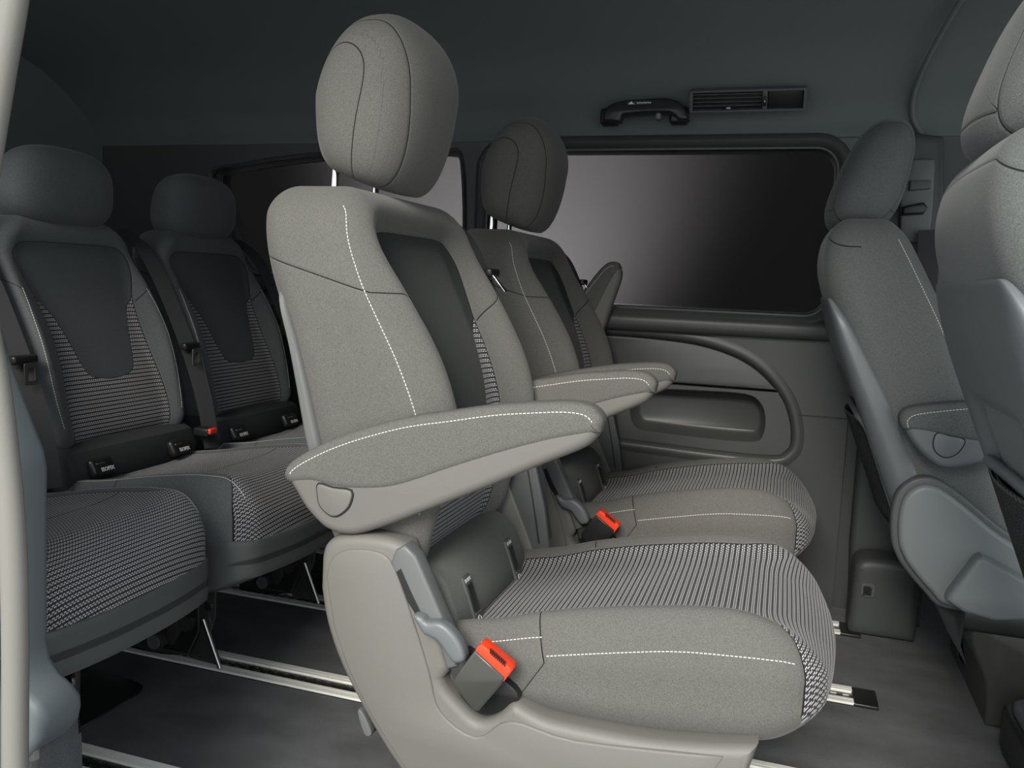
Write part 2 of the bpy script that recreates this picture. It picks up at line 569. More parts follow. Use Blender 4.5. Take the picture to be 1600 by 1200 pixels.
# sliding door inner panel with the sweeping insert and the storage pocket
sweep = crom([(-0.579,0.713),(-0.465,0.719),(-0.318,0.715),(-0.21,0.704),(-0.113,0.676),(-0.042,0.633),(0.013,0.572),(0.039,0.512),(0.047,0.451),(0.033,0.417),(-0.007,0.399),(-0.154,0.398),(-0.353,0.404),(-0.563,0.41)], 5)
sweep = [tuple(p) for p in sweep]
sweep = [(-0.75, sweep[0][1])]+sweep[2:-1]+[(-0.75, sweep[-1][1]-0.005)]
door = MB().add(*holed([(-0.895, 0.0), (0.182, 0.0), (0.176, 1.259), (-0.895, 1.259)], [sweep, w1h], 2.392, 2.44))
MB().add(*holed([(-0.895, 0.0), (0.182, 0.0), (0.178, 1.259), (-0.895, 1.259)], [w1h], 2.476, 2.486)).build('outer_skin', M['door_plastic'], None, True, 30)
lo0 = [(p[0], 2.3925, p[1]) for p in offset2(sweep, -0.000)]
lps = [[(p[0], 2.3925, p[1]) for p in offset2(sweep, -0.028)], [(p[0], 2.388, p[1]) for p in offset2(sweep, -0.016)], [(p[0], 2.387, p[1]) for p in offset2(sweep, -0.006)],
       [(p[0], 2.390, p[1]) for p in offset2(sweep, 0.000)], [(p[0], 2.398, p[1]) for p in offset2(sweep, 0.005)],
       [(p[0], 2.422, p[1]) for p in offset2(sweep, 0.012)]]
door.add(*loftloops(lps))
D1 = door.build('door_1', M['door_plastic'], None, True, 35); D1['kind'] = 'structure'; bpy.data.objects['outer_skin'].parent = D1
ins_top = [(0.023,0.588),(-0.116,0.588),(-0.274,0.588),(-0.573,0.585)]
top_edge = [p for p in sweep if p[1] > 0.573]
top_edge = [p for p in offset2(sweep, 0.008) if p[1] > ins_top[0][1]+0.004]
up = [(-0.74, 0.61)]+[tuple(p) for p in top_edge if p[0] > -0.74]+ins_top
MB().add(*extr(up, 2.400, 2.425, 0.004)).build('door_insert', M['door_plastic'], D1)
poc = crom([(-0.406,0.485),(-0.4,0.553),(-0.346,0.566),(-0.202,0.572),(-0.089,0.572),(-0.048,0.552),(-0.031,0.511),(-0.034,0.46),(-0.062,0.439),(-0.193,0.437),(-0.338,0.442),(-0.385,0.449)], 4, True)
low = [tuple(p) for p in offset2(sweep, 0.008) if p[1] < ins_top[0][1]-0.004]
low = [(p[0], p[1]) for p in low if p[0] > -0.74]
frame_o = low+[(-0.74, low[-1][1]+0.01)]+[(-0.74, ins_top[-1][1]-0.006)]+[(x_, z_-0.006) for x_, z_ in ins_top[::-1][1:]]
MB().add(*holed(frame_o, [poc], 2.402, 2.430)).build('pocket_frame', M['door_plastic'], D1, True, 30)
pk = [[(p[0], 2.402, p[1]) for p in poc], [(p[0], 2.410, p[1]) for p in offset2(poc, 0.004)], [(p[0], 2.462, p[1]) for p in offset2(poc, 0.012)],
      [(p[0], 2.470, p[1]) for p in offset2(poc, 0.022)]]
pv, pf = loftloops(pk); nn_ = len(poc)
for t_ in tessellate_polygon([[Vector((p[0], p[2], 0)) for p in pk[-1]]]): pf.append(tuple(3*nn_+j for j in t_))
MB().add(pv, pf).build('door_pocket', M['door_plastic'], D1, True, 50)
MB().add(*box((0.112, 2.391, [(0.107,0.527)][0][1]), (0.133, 0.004, 0.003))).build('panel_gap', M['black_plastic'], D1, False)
MB().add(*bevbox((-0.36, 2.385, 0.755), (1.07, 0.05, 0.05), 0.02)).build('door_sill', M['door_plastic'], D1)

def window(n_, hole, frame_w, mat='trim_plastic', proud=0.045):
    A = [(p[0], p[1]) for p in hole]
    loops = [[(p[0], Yw+0.055, p[1]) for p in offset2(A, 0.004)], [(p[0], Yw+0.02, p[1]) for p in A]]
    for t in range(7):
        a = t/6; d = -frame_w*a; y = Yw-proud*math.sin(math.pi*min(a*1.0, 1))**0.7*0.8+0.006
        loops.append([(p[0], y, p[1]) for p in offset2(A, d)])
    fr_ = MB().add(*loftloops(loops)).build('window_frame', M[mat], None)
    gz = MB().add(*extr(offset2(A, 0.0045), Yw+0.05, Yw+0.056, 0.0015, 1)).build('window_%d' % n_, M['tinted_glass'], None, False)
    gz['kind'] = 'structure'; fr_.parent = gz
    return gz
window(1, w1h, 0.045)
window(2, w2h, 0.014, proud=0.02)
window(3, w3h, 0.04)

# rear side panel under window 2, ledges
struct('trim_2', MB().add(*bevbox((-1.55, 2.37, 0.815), (1.2, 0.09, 0.04), 0.012)).add(*bevbox((-1.55, 2.385, 0.72), (1.2, 0.07, 0.05), 0.014))
       .add(*bevbox((-1.55, 2.36, 0.40), (1.25, 0.09, 0.50), 0.03)), 'trim_plastic')
# pillar between sliding door and driver door
struct('trim_3', MB().add(*extr([(0.157,0.791),(0.385,0.803),(0.336,1.252),(0.285,1.259),(0.227,1.26)]+[(0.20, 1.2)], 2.33, 2.41, 0.02)), 'trim_plastic')
struct('trim_4', MB().add(*extr([(0.205, 0.9), (0.21, 0.20), (0.222, 0.0), (0.40, 0.0), (0.42, 0.9)], 2.34, 2.41, 0.015)), 'trim_plastic')
# rounded cover at the pillar foot
pc_ = empty('pillar_cover', (0.29, 2.32, 0.0), 'dark plastic box cover on the floor at the foot of the door pillar', 'trim cover')
cov = MB().add(*extr(crom([(-0.078, 0.0), (-0.076, 0.15), (-0.070, 0.185), (-0.04, 0.20), (0.05, 0.20), (0.07, 0.185), (0.078, 0.15), (0.078, 0.0)], 4), -0.10, 0.02, 0.02)).build('cover', M['trim_plastic'], pc_)
hk = MB().add(*extr(rrect(-0.058, -0.024, 0.105, 0.14, 0.005, 3), -0.104, -0.098, 0.001, 1)).build('hook_plate', M['dark_plastic'], pc_)
MB().add(*extr(rrect(-0.052, -0.033, 0.110, 0.133, 0.003, 3), -0.1055, -0.103, 0.0005, 1)).build('hook_recess', M['black_plastic'], hk)
MB().add(*tube([(-0.052, -0.108, 0.112), (-0.040, -0.112, 0.122), (-0.034, -0.108, 0.132)], 0.0022, 8)).build('hook', M['chrome'], hk)

# pillar belt guide beside the driver headrest and the driver's shoulder belt
bg = empty('belt_height_adjuster', (0.34, 2.33, 0.95), 'grey belt height adjuster plate on the pillar behind the driver headrest', 'belt guide')
def loc_(pts, x0, z0): return [(p[0]-x0, p[1]-z0) for p in pts]
MB().add(*extr(loc_([(0.268,1.193),(0.316,1.193),(0.32,1.174),(0.324,1.069),(0.323,0.991),(0.257,0.989),(0.246,1.115)], 0.34, 0.95), -0.018, 0.0, 0.006)).build('plate', M['grey_plastic'], bg)
MB().add(*extr(loc_([(0.266,1.14),(0.312,1.14),(0.312,1.12),(0.265,1.115)], 0.34, 0.95), -0.030, -0.01, 0.003)).build('slider', M['dark_plastic'], bg)
MB().add(*extr(loc_([(0.254,1.076),(0.299,1.087),(0.309,1.075),(0.302,1.059),(0.253,1.055)], 0.34, 0.95), -0.040, -0.012, 0.005)).build('belt_loop', M['black_plastic'], bg)
sb = MB().add(*ribbon(crom([(0.315, 2.285, 1.02), (0.325, 2.29, 0.88), (0.335, 2.30, 0.72), (0.345, 2.31, 0.3)], 6), 0.046, 0.002, (1, 0, 0.1))).build('seat_belt', M['webbing'])
tag(sb, 'grey webbing shoulder belt hanging from the pillar behind the driver headrest', 'seat belt')

# grab handle over the door window
gh = empty('grab_handle', (-0.40, 2.335, 1.33), 'black grab handle with coat hook fixed above the side window', 'handle')
ho = crom([(q[0]+0.40, q[1]-1.33) for q in [(-0.506,1.292),(-0.504,1.315),(-0.488,1.333),(-0.455,1.343),(-0.396,1.346),(-0.342,1.347),(-0.308,1.337),(-0.287,1.317),(-0.278,1.291)]], 4).tolist()
hi = crom([(q[0]+0.40, q[1]-1.33) for q in [(-0.305,1.29),(-0.321,1.305),(-0.343,1.31),(-0.394,1.31),(-0.437,1.307),(-0.454,1.304),(-0.459,1.289)]], 4).tolist()
MB().add(*extr(ho+hi, -0.058, -0.012, 0.007, 3)).build('grip', M['black_plastic'], gh)
for mx in (-0.098, 0.09): MB().add(*bevbox((mx, 0.0, -0.019), (0.05, 0.04, 0.045), 0.01)).build('mount', M['black_plastic'], gh)
MB().add(*bevbox((0.040, -0.030, -0.020), (0.014, 0.03, 0.030), 0.005)).build('coat_hook', M['shell_plastic'], gh)
st = MB().add(*box((-0.01, -0.0635, 0.004), (0.062, 0.0008, 0.010))).build('label_plate', M['black_plastic'], gh, False)
mb = MB()
mb.add(*extr([(-0.038, 0.001), (-0.028, 0.009), (-0.026, 0.003), (-0.02, 0.001)], -0.0650, -0.0642, 0.0001, 1))
for k in range(7): mb.add(*box((-0.012+k*0.0055, -0.0646, 0.0035+0.0006*(k % 2)), (0.0036, 0.0006, 0.0028)))
mb.build('marking', M['white_print'], st, False)

# air vent in the headliner
av = empty('air_vent', (-0.135, 2.285, 1.338), 'long black louvred air vent with blank cover set in the headliner above the window', 'vent')
vr = Matrix.Rotation(math.radians(32), 4, 'X')
def vb(c, s, r=0.002): return bevbox(np.array(vr @ Vector(c)), s, r, vr)
MB().add(*vb((0, 0, 0.026), (0.285, 0.02, 0.006))).add(*vb((0, 0, -0.026), (0.285, 0.02, 0.006))).add(*vb((-0.14, 0, 0), (0.008, 0.02, 0.05))).add(*vb((0.14, 0, 0), (0.008, 0.02, 0.05))).add(*vb((0.044, 0, 0), (0.012, 0.02, 0.05))).build('vent_frame', M['dark_plastic'], av)
MB().add(*vb((0, 0.012, 0), (0.28, 0.004, 0.05))).build('vent_back', M['black_plastic'], av)
for k in range(4):
    MB().add(*vb((-0.05, 0.004, 0.016-k*0.010), (0.172, 0.012, 0.0018), 0.0008)).build('louvre', M['dark_plastic'], av)
MB().add(*vb((0.093, 0.004, 0), (0.084, 0.01, 0.044))).build('blank_cover', M['black_plastic'], av)
kn = MB().add(*vb((0.044, -0.013, 0), (0.008, 0.012, 0.024), 0.003)).build('thumb_wheel', M['black_plastic'], av)
MB().add(*vb((0.044, -0.0195, 0.002), (0.003, 0.002, 0.004), 0.0008)).build('mark', M['white_print'], kn)
MB().add(*vb((-0.045, -0.010, -0.016), (0.012, 0.012, 0.006), 0.002)).build('louvre_tab', M['steel'], av)

# floor rails
def rail(y, x0, x1, label):
    r_ = empty('floor_rail', ((x0+x1)/2, y, 0), label, 'seat rail', 'seat rails let into the floor')
    L = x1-x0
    base = MB().add(*box((0, 0, -0.004), (L, 0.078, 0.012))).build('channel', M['black_metal'], r_, False)
    for s in (-1, 1):
        mbr = MB()
        for yy, ww in ((0.0205, 0.007), (0.0325, 0.013)): mbr.add(*box((0, s*yy, 0.004), (L, ww, 0.006)))
        mbr.add(*box((0, s*0.027, 0.002), (L, 0.022, 0.004)))
        mbr.build('edge_strip', M['aluminium'], r_, False)
    mt = MB(); k = -L/2+0.01
    while k < L/2-0.01:
        mt.add(*box((k, -0.009, 0.0022), (0.012, 0.009, 0.003))); mt.add(*box((k+0.0, 0.009, 0.0022), (0.012, 0.009, 0.003)))
        k += 0.025
    mt.build('tooth_strip', M['steel'], r_, False)
    if x1 < 0.5:
        MB().add(*bevbox((L/2+0.022, 0, 0.003), (0.050, 0.08, 0.009), 0.003)).build('end_cap', M['black_plastic'], r_)
    return r_
rail(1.075, -1.35, 0.20, 'aluminium floor rail nearest the sliding door opening, passing under the nearest bucket seat')
rail(1.478, -2.2, 0.20, 'second aluminium floor rail from the door opening, carrying the bench bracket with the round pivot')
rail(1.858, -2.2, 0.20, 'third aluminium floor rail from the door opening, crossing the aisle between the bucket seats')
rail(2.243, -2.2, 0.195, 'aluminium floor rail farthest from the opening, closest to the sliding door pocket')

# black wells in the carpet
for pts, lab in (([(-1.357,1.253),(-1.351,1.338),(-1.294,1.34),(-1.209,1.336),(-1.178,1.314),(-1.177,1.258),(-1.195,1.136)], 'black plastic hatch let into the carpet at the lower left'),
                 ([(-1.334,2.048),(-1.207,2.047),(-1.091,2.06),(-1.053,1.918),(-1.138,1.931),(-1.297,1.966)], 'black plastic hatch let into the carpet behind the near bucket seat')):
    hb = MB().add(*extr(crom(pts, 3, True), -0.004, 0.004, 0.002, 2, axis='z')).build('floor_hatch', M['black_plastic'])
    tag(hb, lab, 'floor hatch')

# near side: door seal, pillar trim and carpeted sill at the left edge
sp2 = [(p[0], 0.70, p[1]) for p in crom([(-0.765,1.191),(-0.78,1.118),(-0.797,1.055),(-0.814,0.99),(-0.83,0.923),(-0.838,0.855),(-0.834,0.786),(-0.82,0.716),(-0.808,0.616),(-0.803,0.529),(-0.804,0.424),(-0.81,0.267),(-0.816,0.104)], 6)]
seal = MB().add(*tube(sp2, 0.014, 14))
struct('trim_5', seal, 'seal_rubber')
pil = [(-0.949,0.825),(-0.945,0.776),(-0.929,0.728),(-0.9,0.665),(-0.878,0.619),(-0.874,0.597),(-0.881,0.37),(-0.876,0.346),(-0.862,0.33),(-0.841,0.318),(-0.829,0.305),(-0.828,0.291),(-0.832,0.274),(-0.885,0.209),(-0.931,0.157),(-1.051,0.047),(-1.014,0.822)]
pil = [(p[0]+0.012, p[1]) for p in pil]
struct('trim_6', MB().add(*extr(pil, 0.745, 0.81, 0.012)), 'pillar_plastic')
gp = [(-0.856,0.589),(-0.894,0.58),(-0.915,0.574)]
struct('trim_7', MB().add(*tube([(p[0], 0.7335, p[1]) for p in gp], 0.0022, 6)).add(*tube([(p[0], 0.7335, p[1]) for p in [(-0.86,0.379),(-0.88,0.367),(-0.897,0.356)]], 0.0022, 6)), 'black_plastic')
struct('trim_8', MB().add(*extr([(-0.838,0.29),(-0.836,0.241),(-0.835,0.096),(-1.064,0.037),(-0.964,0.177)], 0.745, 0.83, 0.012)), 'carpet')

# ------------------------------------------------------------------ seat parts
def backrest(parent, mat, w0, w1, Wf, Ff, Rf, zk=1.0, crest=0.018, rec=0.030, name='backrest', res=(26, 96, 120)):
    hw = (w1-w0)/2
    p, f = rbox(res, (0.08, 0.22, hw), (0.045, 0.045, 0.05))
    a = p[:, 0]/0.08; vn = p[:, 1]/0.22; w = p[:, 2]+(w0+w1)/2
    W = Wf(w); v = vn*W
    F = Ff(w); R = Rf(w)
    u = (F+R)/2+a*(F-R)/2
    wn_ = w0+(w-w0)                               # zones are given in full-size heights
    field, centre = zones(w0, w1)
    q = np.stack([v, w], 1)
    sdB = sdf_poly(q, field); sdU = sdf_poly(q, centre)
    front = sstep(a, 0.2, 1.0)
    sdBs = sdB
    inner = sstep(sdBs, -0.055, 0.022)
    cr = crest*np.exp(-((np.abs(v)-0.195)/0.030)**2)*sstep(w, w0+0.10, w0+0.26)*(1-sstep(w, w1-0.16, w1-0.02))
    u = u+front*(cr-rec*inner)
    zc = w0+0.79*(w1-w0)*1.0
    ws = 0.735*(w1-w0)+w0
    sl = Ff(np.full_like(w, ws))
    D = (w-ws)-0.27*np.maximum(0, sl-0.02-u)+0.8*np.maximum(0, 0.205*1.0-np.abs(v))*(a > 0)
    D = np.where(sdB > 0, 1.0, D)
    sB = np.where(a > 0.1, sdB, -1.0); sU = np.where(a > 0.1, sdU, -1.0)
    # field attributes stay smooth across the front
    o = mk(name, np.stack([u, v, w], 1), f, M[mat], parent, True, dict(field_edge=sB, centre_edge=sU, seam_edge=D, weave=np.stack([v, w, u], 1)), 60)
    return o

def zones(w0, w1):
    h = w1-w0
    def Z(t): return w0+t*h
    half = [(0.0, 0.892), (0.110, 0.890), (0.145, 0.872), (0.160, 0.83), (0.158, 0.77), (0.148, 0.70), (0.140, 0.66)]
    fl = half+[(0.132, 0.55), (0.134, 0.40), (0.146, 0.22), (0.146, 0.10), (0.125, 0.035), (0.0, 0.02)]
    ul = half+[(0.112, 0.60), (0.096, 0.52), (0.085, 0.44), (0.076, 0.37), (0.056, 0.315), (0.0, 0.30)]
    def closed(L):
        r = [(v_, Z(t)) for v_, t in L]; l = [(-v_, z) for v_, z in r[::-1]][1:-1]
        return crom(r+l, 3, True)
    return closed(fl), closed(ul)

def cushion(parent, mat, u0, u1, W, top, bot, name='seat_cushion', camb=0.024, patw=0.163, res=(110, 84, 30)):
    """top, bot: height functions of u"""
    L = (u1-u0)/2
    p, f = rbox(res, (L, W, 0.075), (0.085, 0.055, 0.055))
    u = p[:, 0]+(u0+u1)/2; v = p[:, 1]; b = p[:, 2]/0.075
    # nose bulges forward in the middle
    k = sstep(u, u1-0.16, u1)
    u = u-k*0.030*(np.abs(v)/W)**2.2
    T = top(u); B = bot(u)
    w = (T+B)/2+b*(T-B)/2
    upm = sstep(b, 0.0, 1.0)
    w = w+upm*(camb*np.exp(-((np.abs(v)-0.190)/0.030)**2)*(1-0.75*sstep(u, u1-0.15, u1-0.03))-0.008*(1-sstep(np.abs(v), 0.08, 0.17)))
    # field: |v| < patw on top, narrowing on the nose
    s = u+np.maximum(0, top(np.full_like(u, u1-0.09))-w)*0.95*sstep(u, u1-0.14, u1-0.06)
    pw = patw+0.048*sstep(s, u1-0.16, u1+0.01)
    sdB = np.where(w > B-0.001, pw-np.abs(v), -1)
    sdB = np.where((b < -0.2) & (u < u1-0.05), -0.5, sdB)
    side = np.abs(v) > W-0.02
    # slanted seam near the rear of each side panel
    us = u0+0.195-np.where(w > T-0.04, 0.3*(w-T+0.04), 0.75*(T-0.04-w))
    D = np.where(np.abs(v) > patw+0.004, u-us, 1.0)
    Dx = np.minimum(np.abs(s-(u1-0.185)), np.abs(s-(u0+0.10)))
    D = np.where((sdB > 0.001), Dx, D)
    o = mk(name, np.stack([u, v, w], 1), f, M[mat], parent, True,
           dict(field_edge=sdB, centre_edge=np.full_like(u, -1.0), seam_edge=D, weave=np.stack([v, s, w], 1)), 60)
    return o

def headrest(parent, mat, c, h, lean=0.0, e=2.7, kind='tall'):
    p, f = selip((34, 44, 44), h, e)
    x, y, z = p[:, 0].copy(), p[:, 1].copy(), p[:, 2].copy()
    t = z/h[2]
    if kind == 'tall':
        tb_ = np.clip(-t, 0, 0.985)
        kf = np.minimum(((1-tb_**6)**(1/6))/((1-tb_**e)**(1/e)), 1.75)
        x = x*kf; y = y*kf
        y = y*(1+0.06*t-0.10*np.maximum(0, -t)**2)
        x = x*(1-0.34*np.maximum(0, t)**1.6-0.22*np.maximum(0, -t)**2)
        z = z-0.32*x*np.maximum(0, -t)
        x = x+lean*z+0.012*(1-t*t)+0.02*np.maximum(0, -t)
    else:
        y = y*(1-0.06*t)
        x = x*(1-0.25*np.maximum(0, t)**2)+lean*z
    X = np.stack([x+c[0], y+c[1], z+c[2]], 1)
    # sewn lines: where the wrap-round front meets the sides, and an oval side panel
    q = np.stack([x-lean*z, z], 1)
    D1_ = (np.abs(y)-h[1]*(0.66 if kind == 'tall' else 0.8)-0.016*np.sin(t*1.8+0.4))
    frontmask = (x-lean*z) > -0.2*h[0]
    ov = sdf_poly(q, crom([(-0.55*h[0], -1.2*h[2]), (-0.75*h[0], 0), (-0.45*h[0], 0.45*h[2]), (-0.05*h[0], 0.50*h[2]), (0.28*h[0], 0.25*h[2]), (0.30*h[0], -0.3*h[2]), (0.2*h[0], -1.2*h[2])], 5, True))
    D2_ = np.where(np.abs(y) > h[1]*0.5, ov, 1.0)
    D = np.where(np.abs(D1_) < np.abs(D2_), D1_, D2_) if kind == 'tall' else np.full_like(D1_, 1.0)
    one = np.full(len(X), -1.0)
    return mk('headrest', X, f, M[mat], parent, True, dict(field_edge=one, centre_edge=one, seam_edge=D, weave=X), 70)

def post(parent, p0, p1, r=0.0062):
    MB().add(*tube([p0, p1], r, 14)).build('headrest_post', M['chrome'], parent)

def text_mesh(s, size, name, mat, parent, matrix):
    cu = bpy.data.curves.new('t', 'FONT'); cu.body = s; cu.size = size; cu.extrude = 0.0002
    cu.align_x = 'CENTER'; cu.align_y = 'CENTER'; cu.resolution_u = 2; cu.offset = size*0.02
    t = bpy.data.objects.new('t', cu); COL.objects.link(t)
    dg = bpy.context.evaluated_depsgraph_get(); dg.update()
    me = bpy.data.meshes.new_from_object(t.evaluated_get(dg))
    bpy.data.objects.remove(t); bpy.data.curves.remove(cu)
    me.name = name; me.transform(matrix)
    me.materials.clear(); me.materials.append(mat)
    o = bpy.data.objects.new(name, me); COL.objects.link(o); o.parent = parent
    return o

# side view outlines of an armrest, seat coordinates (forward, up)
ARM_PIV = Vector((-0.27, 0.0, 0.53))
ARM_ALL = crom([(-0.341,0.553),(-0.334,0.568),(-0.31,0.586),(-0.268,0.609),(-0.216,0.631),(-0.147,0.654),(-0.08,0.669),(-0.015,0.683),(0.039,0.691),(0.082,0.696),(0.11,0.695),(0.125,0.688),(0.133,0.677),(0.131,0.662),(0.121,0.646),(0.103,0.633),(0.051,0.607),(-0.02,0.57),(-0.094,0.533),(-0.153,0.504),(-0.193,0.486),(-0.223,0.475),(-0.249,0.473),(-0.271,0.478),(-0.287,0.488),(-0.307,0.506),(-0.323,0.528)], 3, True)
ARM_PAD = crom([(-0.341,0.553),(-0.334,0.568),(-0.31,0.586),(-0.268,0.609),(-0.216,0.631),(-0.147,0.654),(-0.08,0.669),(-0.015,0.683),(0.039,0.691),(0.082,0.696),(0.11,0.695),(0.125,0.688),(0.133,0.677),(0.131,0.665),(0.125,0.659),(0.067,0.643),(-0.003,0.618),(-0.077,0.588),(-0.134,0.563),(-0.174,0.55),(-0.225,0.543),(-0.261,0.543),(-0.293,0.547),(-0.325,0.542),(-0.335,0.544)], 3, True)
PIVOT = crom([(-0.28,0.546),(-0.281,0.531),(-0.277,0.515),(-0.264,0.504),(-0.251,0.502),(-0.237,0.511),(-0.228,0.524),(-0.227,0.542),(-0.256,0.543)], 3, True)

def armrest(parent, y0, y1, rot=0.0, plast='pale_plastic', fab='arm_fabric'):
    """y0 is the outer face (with the pivot cover), y1 the inner one"""
    pv_ = ARM_PIV
    def L(P): return [(p[0]-pv_.x, p[1]-pv_.z) for p in P]
    s = 1 if y1 > y0 else -1
    a = MB().add(*extr(L(ARM_ALL), y0+s*0.0025, y1-s*0.0025, 0.014, 4)).build('armrest', M[plast], parent, True, 50)
    a.location = (pv_.x, 0, pv_.z); a.rotation_euler = (0, -rot, 0)
    pad = MB().add(*extr(L(offset2(ARM_PAD, -0.0015)), y0, y1, 0.013, 5)).build('arm_pad', M[fab], a, True, 50)
    pc2 = MB().add(*extr(L(PIVOT), y0-s*0.0016, y0+s*0.006, 0.0015, 2)).build('pivot_cover', M[plast], a, True, 50)
    MB().add(*extr(L(offset2(PIVOT, -0.0022)), y0+s*0.0008, y0+s*0.006, 0.0004, 1)).build('pivot_gap', M['black_plastic'], a, False)
    b = bvh_of(pad)
    path = crom(L(offset2(crom([(-0.341,0.553),(-0.334,0.568),(-0.31,0.586),(-0.268,0.609),(-0.216,0.631),(-0.147,0.654),(-0.08,0.669),(-0.015,0.683),(0.039,0.691),(0.082,0.696),(0.11,0.695),(0.125,0.688),(0.133,0.677),(0.131,0.665)], 4), 0.0)), 3)
    cen = np.array(L([(-0.03, 0.60)])[0])
    for side in (0, 1):
        rays = []
        yy = y0 if side == 0 else y1; ss = s if side == 0 else -s
        n = len(path)
        for i in range(2, n-1):
            t = path[min(i+1, n-1)]-path[max(i-1, 0)]; t = t/max(np.linalg.norm(t), 1e-9)
            nrm_ = np.array((t[1], -t[0]))
            q = path[i]+nrm_*0.0115
            rays.append(((q[0], yy-ss*0.03, q[1]), (0, ss, 0)))
        stitches(b, rays, 'stitching', a)
    return a

def buckle(parent, pts_body, pts_btn, y0, y1, body='dark_plastic', stalk=None):
    b = MB().add(*extr(pts_body, y0, y1, 0.003, 3)).build('buckle', M[body], parent)
    bt = MB().add(*extr(pts_btn, y0+0.003, y1-0.003, 0.0015, 2)).build('release_button', M['red_plastic'], b)
    return b

# --------------------------------------------------- middle row bucket seat
def make_bucket(loc, label, right_arm_rot=0.0, left_arm_rot=0.0, buckle_mat='bracket_metal'):
    S = empty('bucket_seat', loc, label, 'seat', 'individual seats of the middle row')
    Fw = lambda w: spl(w, [0.36, 0.45, 0.55, 0.648, 0.725, 0.788, 0.843, 0.898, 0.985], [-0.150, -0.125, -0.108, -0.112, -0.138, -0.172, -0.203, -0.228, -0.250])
    Rw = lambda w: spl(w, [0.36, 0.50, 0.60, 0.684, 0.78, 0.876, 0.985], [-0.262, -0.300, -0.326, -0.345, -0.370, -0.402, -0.424])
    Wf = lambda w: spl(w, [0.36, 0.45, 0.60, 0.75, 0.86, 0.93, 0.99], [0.185, 0.208, 0.228, 0.243, 0.243, 0.230, 0.196])
    back = backrest(S, 'seat_fabric', 0.392, 0.985, Wf, Fw, Rw, rec=0.036, crest=0.022)
    b = bvh_of(back)
    for sgn in (-1, 1):
        wsq = np.linspace(0.978, 0.50, 62)
        rays = []
        for w in wsq:
            vv = sgn*(float(Wf(w))-0.006); 
            rays.append(((0.3, vv-sgn*0.0, w), (-1, 0, 0)))
        stitches(b, rays, 'stitching', back)
    # hard shell wrapping the rear of the backrest
    p, f = rbox((10, 40, 50), (0.05, 0.225, 0.245), (0.03, 0.03, 0.06))
    a = p[:, 0]/0.05; w = p[:, 2]+0.590
    R = Rw(w)+0.026-0.016*sstep(w, 0.78, 0.55); W = Wf(w)+0.002
    th = spl(w, [0.34, 0.5, 0.6, 0.75, 0.85, 0.9], [0.040, 0.026, 0.018, 0.008, 0.002, -0.004])
    u = R+0.5*(th-0.012)+a*(th+0.012)/2
    mk('back_shell', np.stack([u, p[:, 1]/0.225*W, w], 1), f, M['back_plastic'], S)
    hr = headrest(S, 'seat_fabric', (-0.322, 0.0, 1.136), (0.100, 0.134, 0.134), 0.22)
    for vy in (-0.072, 0.072):
        post(S, (-0.372, vy, 0.955), (-0.366, vy, 1.06))
    # cushion
    top = lambda u: spl(u, [-0.14, -0.03, 0.05, 0.19, 0.30, 0.37, 0.42, 0.46], [0.318, 0.332, 0.357, 0.388, 0.403, 0.402, 0.391, 0.370])
    bot = lambda u: spl(u, [-0.14, 0.03, 0.12, 0.25, 0.35, 0.42, 0.46], [0.248, 0.240, 0.232, 0.234, 0.246, 0.270, 0.295])
    cu = cushion(S, 'seat_fabric', -0.13, 0.458, 0.228, top, bot)
    bc = bvh_of(cu)
    for sgn in (-1, 1):
        path = crom([(0.062, 0.330), (0.137, 0.347), (0.241, 0.368), (0.323, 0.376), (0.375, 0.378), (0.402, 0.373)], 10)
        rays = [((q[0], sgn*0.4, q[1]+0.0), (0, -sgn, 0)) for q in path]
        stitches(bc, rays, 'stitching', cu)
    rays = [((0.062-t*0.10, -0.215, 0.6), (0, 0, -1)) for t in np.linspace(0, 1, 16)]
    stitches(bc, rays, 'stitching', cu)
    rays = [((u_, 0.206+0.0*u_, 0.6), (0, 0, -1)) for u_ in np.linspace(-0.05, 0.36, 60)]
    # fabric panel with the child seat anchors between backrest and cushion
    pan = MB().add(*extr([(-0.215, 0.285), (-0.095, 0.285), (-0.082, 0.318), (-0.092, 0.350), (-0.110, 0.392), (-0.128, 0.410), (-0.150, 0.416), (-0.215, 0.416)], -0.175, 0.175, 0.008)).build('anchor_panel', M['panel_fabric'], S)
    n_ = Vector((1, 0, 0.30)).normalized()
    tilt = Matrix.Rotation(math.radians(-20.7), 4, 'Y')
    for vy in (-0.105, 0.105):
        c = Vector((-0.0915, vy, 0.345))
        sock = MB().add(*bevbox(c, (0.008, 0.030, 0.082), 0.003, tilt)).build('anchor_socket', M['dark_plastic'], pan)
        MB().add(*bevbox(c+tilt @ Vector((0.0035, 0, 0.004)), (0.004, 0.022, 0.044), 0.0015, tilt)).build('socket_slot', M['black_plastic'], sock)
        MB().add(*bevbox(c+tilt @ Vector((0.0052, 0, -0.021)), (0.002, 0.023, 0.0022), 0.0007, tilt)).build('socket_rim', M['steel'], sock)
        mt_ = Matrix.Translation(c+tilt @ Vector((0.0045, 0, 0.033))) @ tilt @ Matrix.Rotation(math.pi/2, 4, 'Z') @ Matrix.Rotation(math.pi/2, 4, 'X')
        text_mesh('ISOFIX', 0.0080, 'anchor_lettering', M['white_print'], sock, mt_)
        ring = [tuple(c+tilt @ Vector((0.0048, 0.0055*math.cos(t), -0.032+0.0055*math.sin(t)))) for t in np.linspace(0, 2*math.pi, 13)[:-1]]
        MB().add(*tube(ring, 0.0007, 5, True)).build('anchor_symbol', M['white_print'], sock)
    # moulded side covers
    SH = crom([(-0.281,0.431),(-0.275,0.452),(-0.256,0.467),(-0.218,0.475),(-0.172,0.476),(-0.144,0.47)], 4)
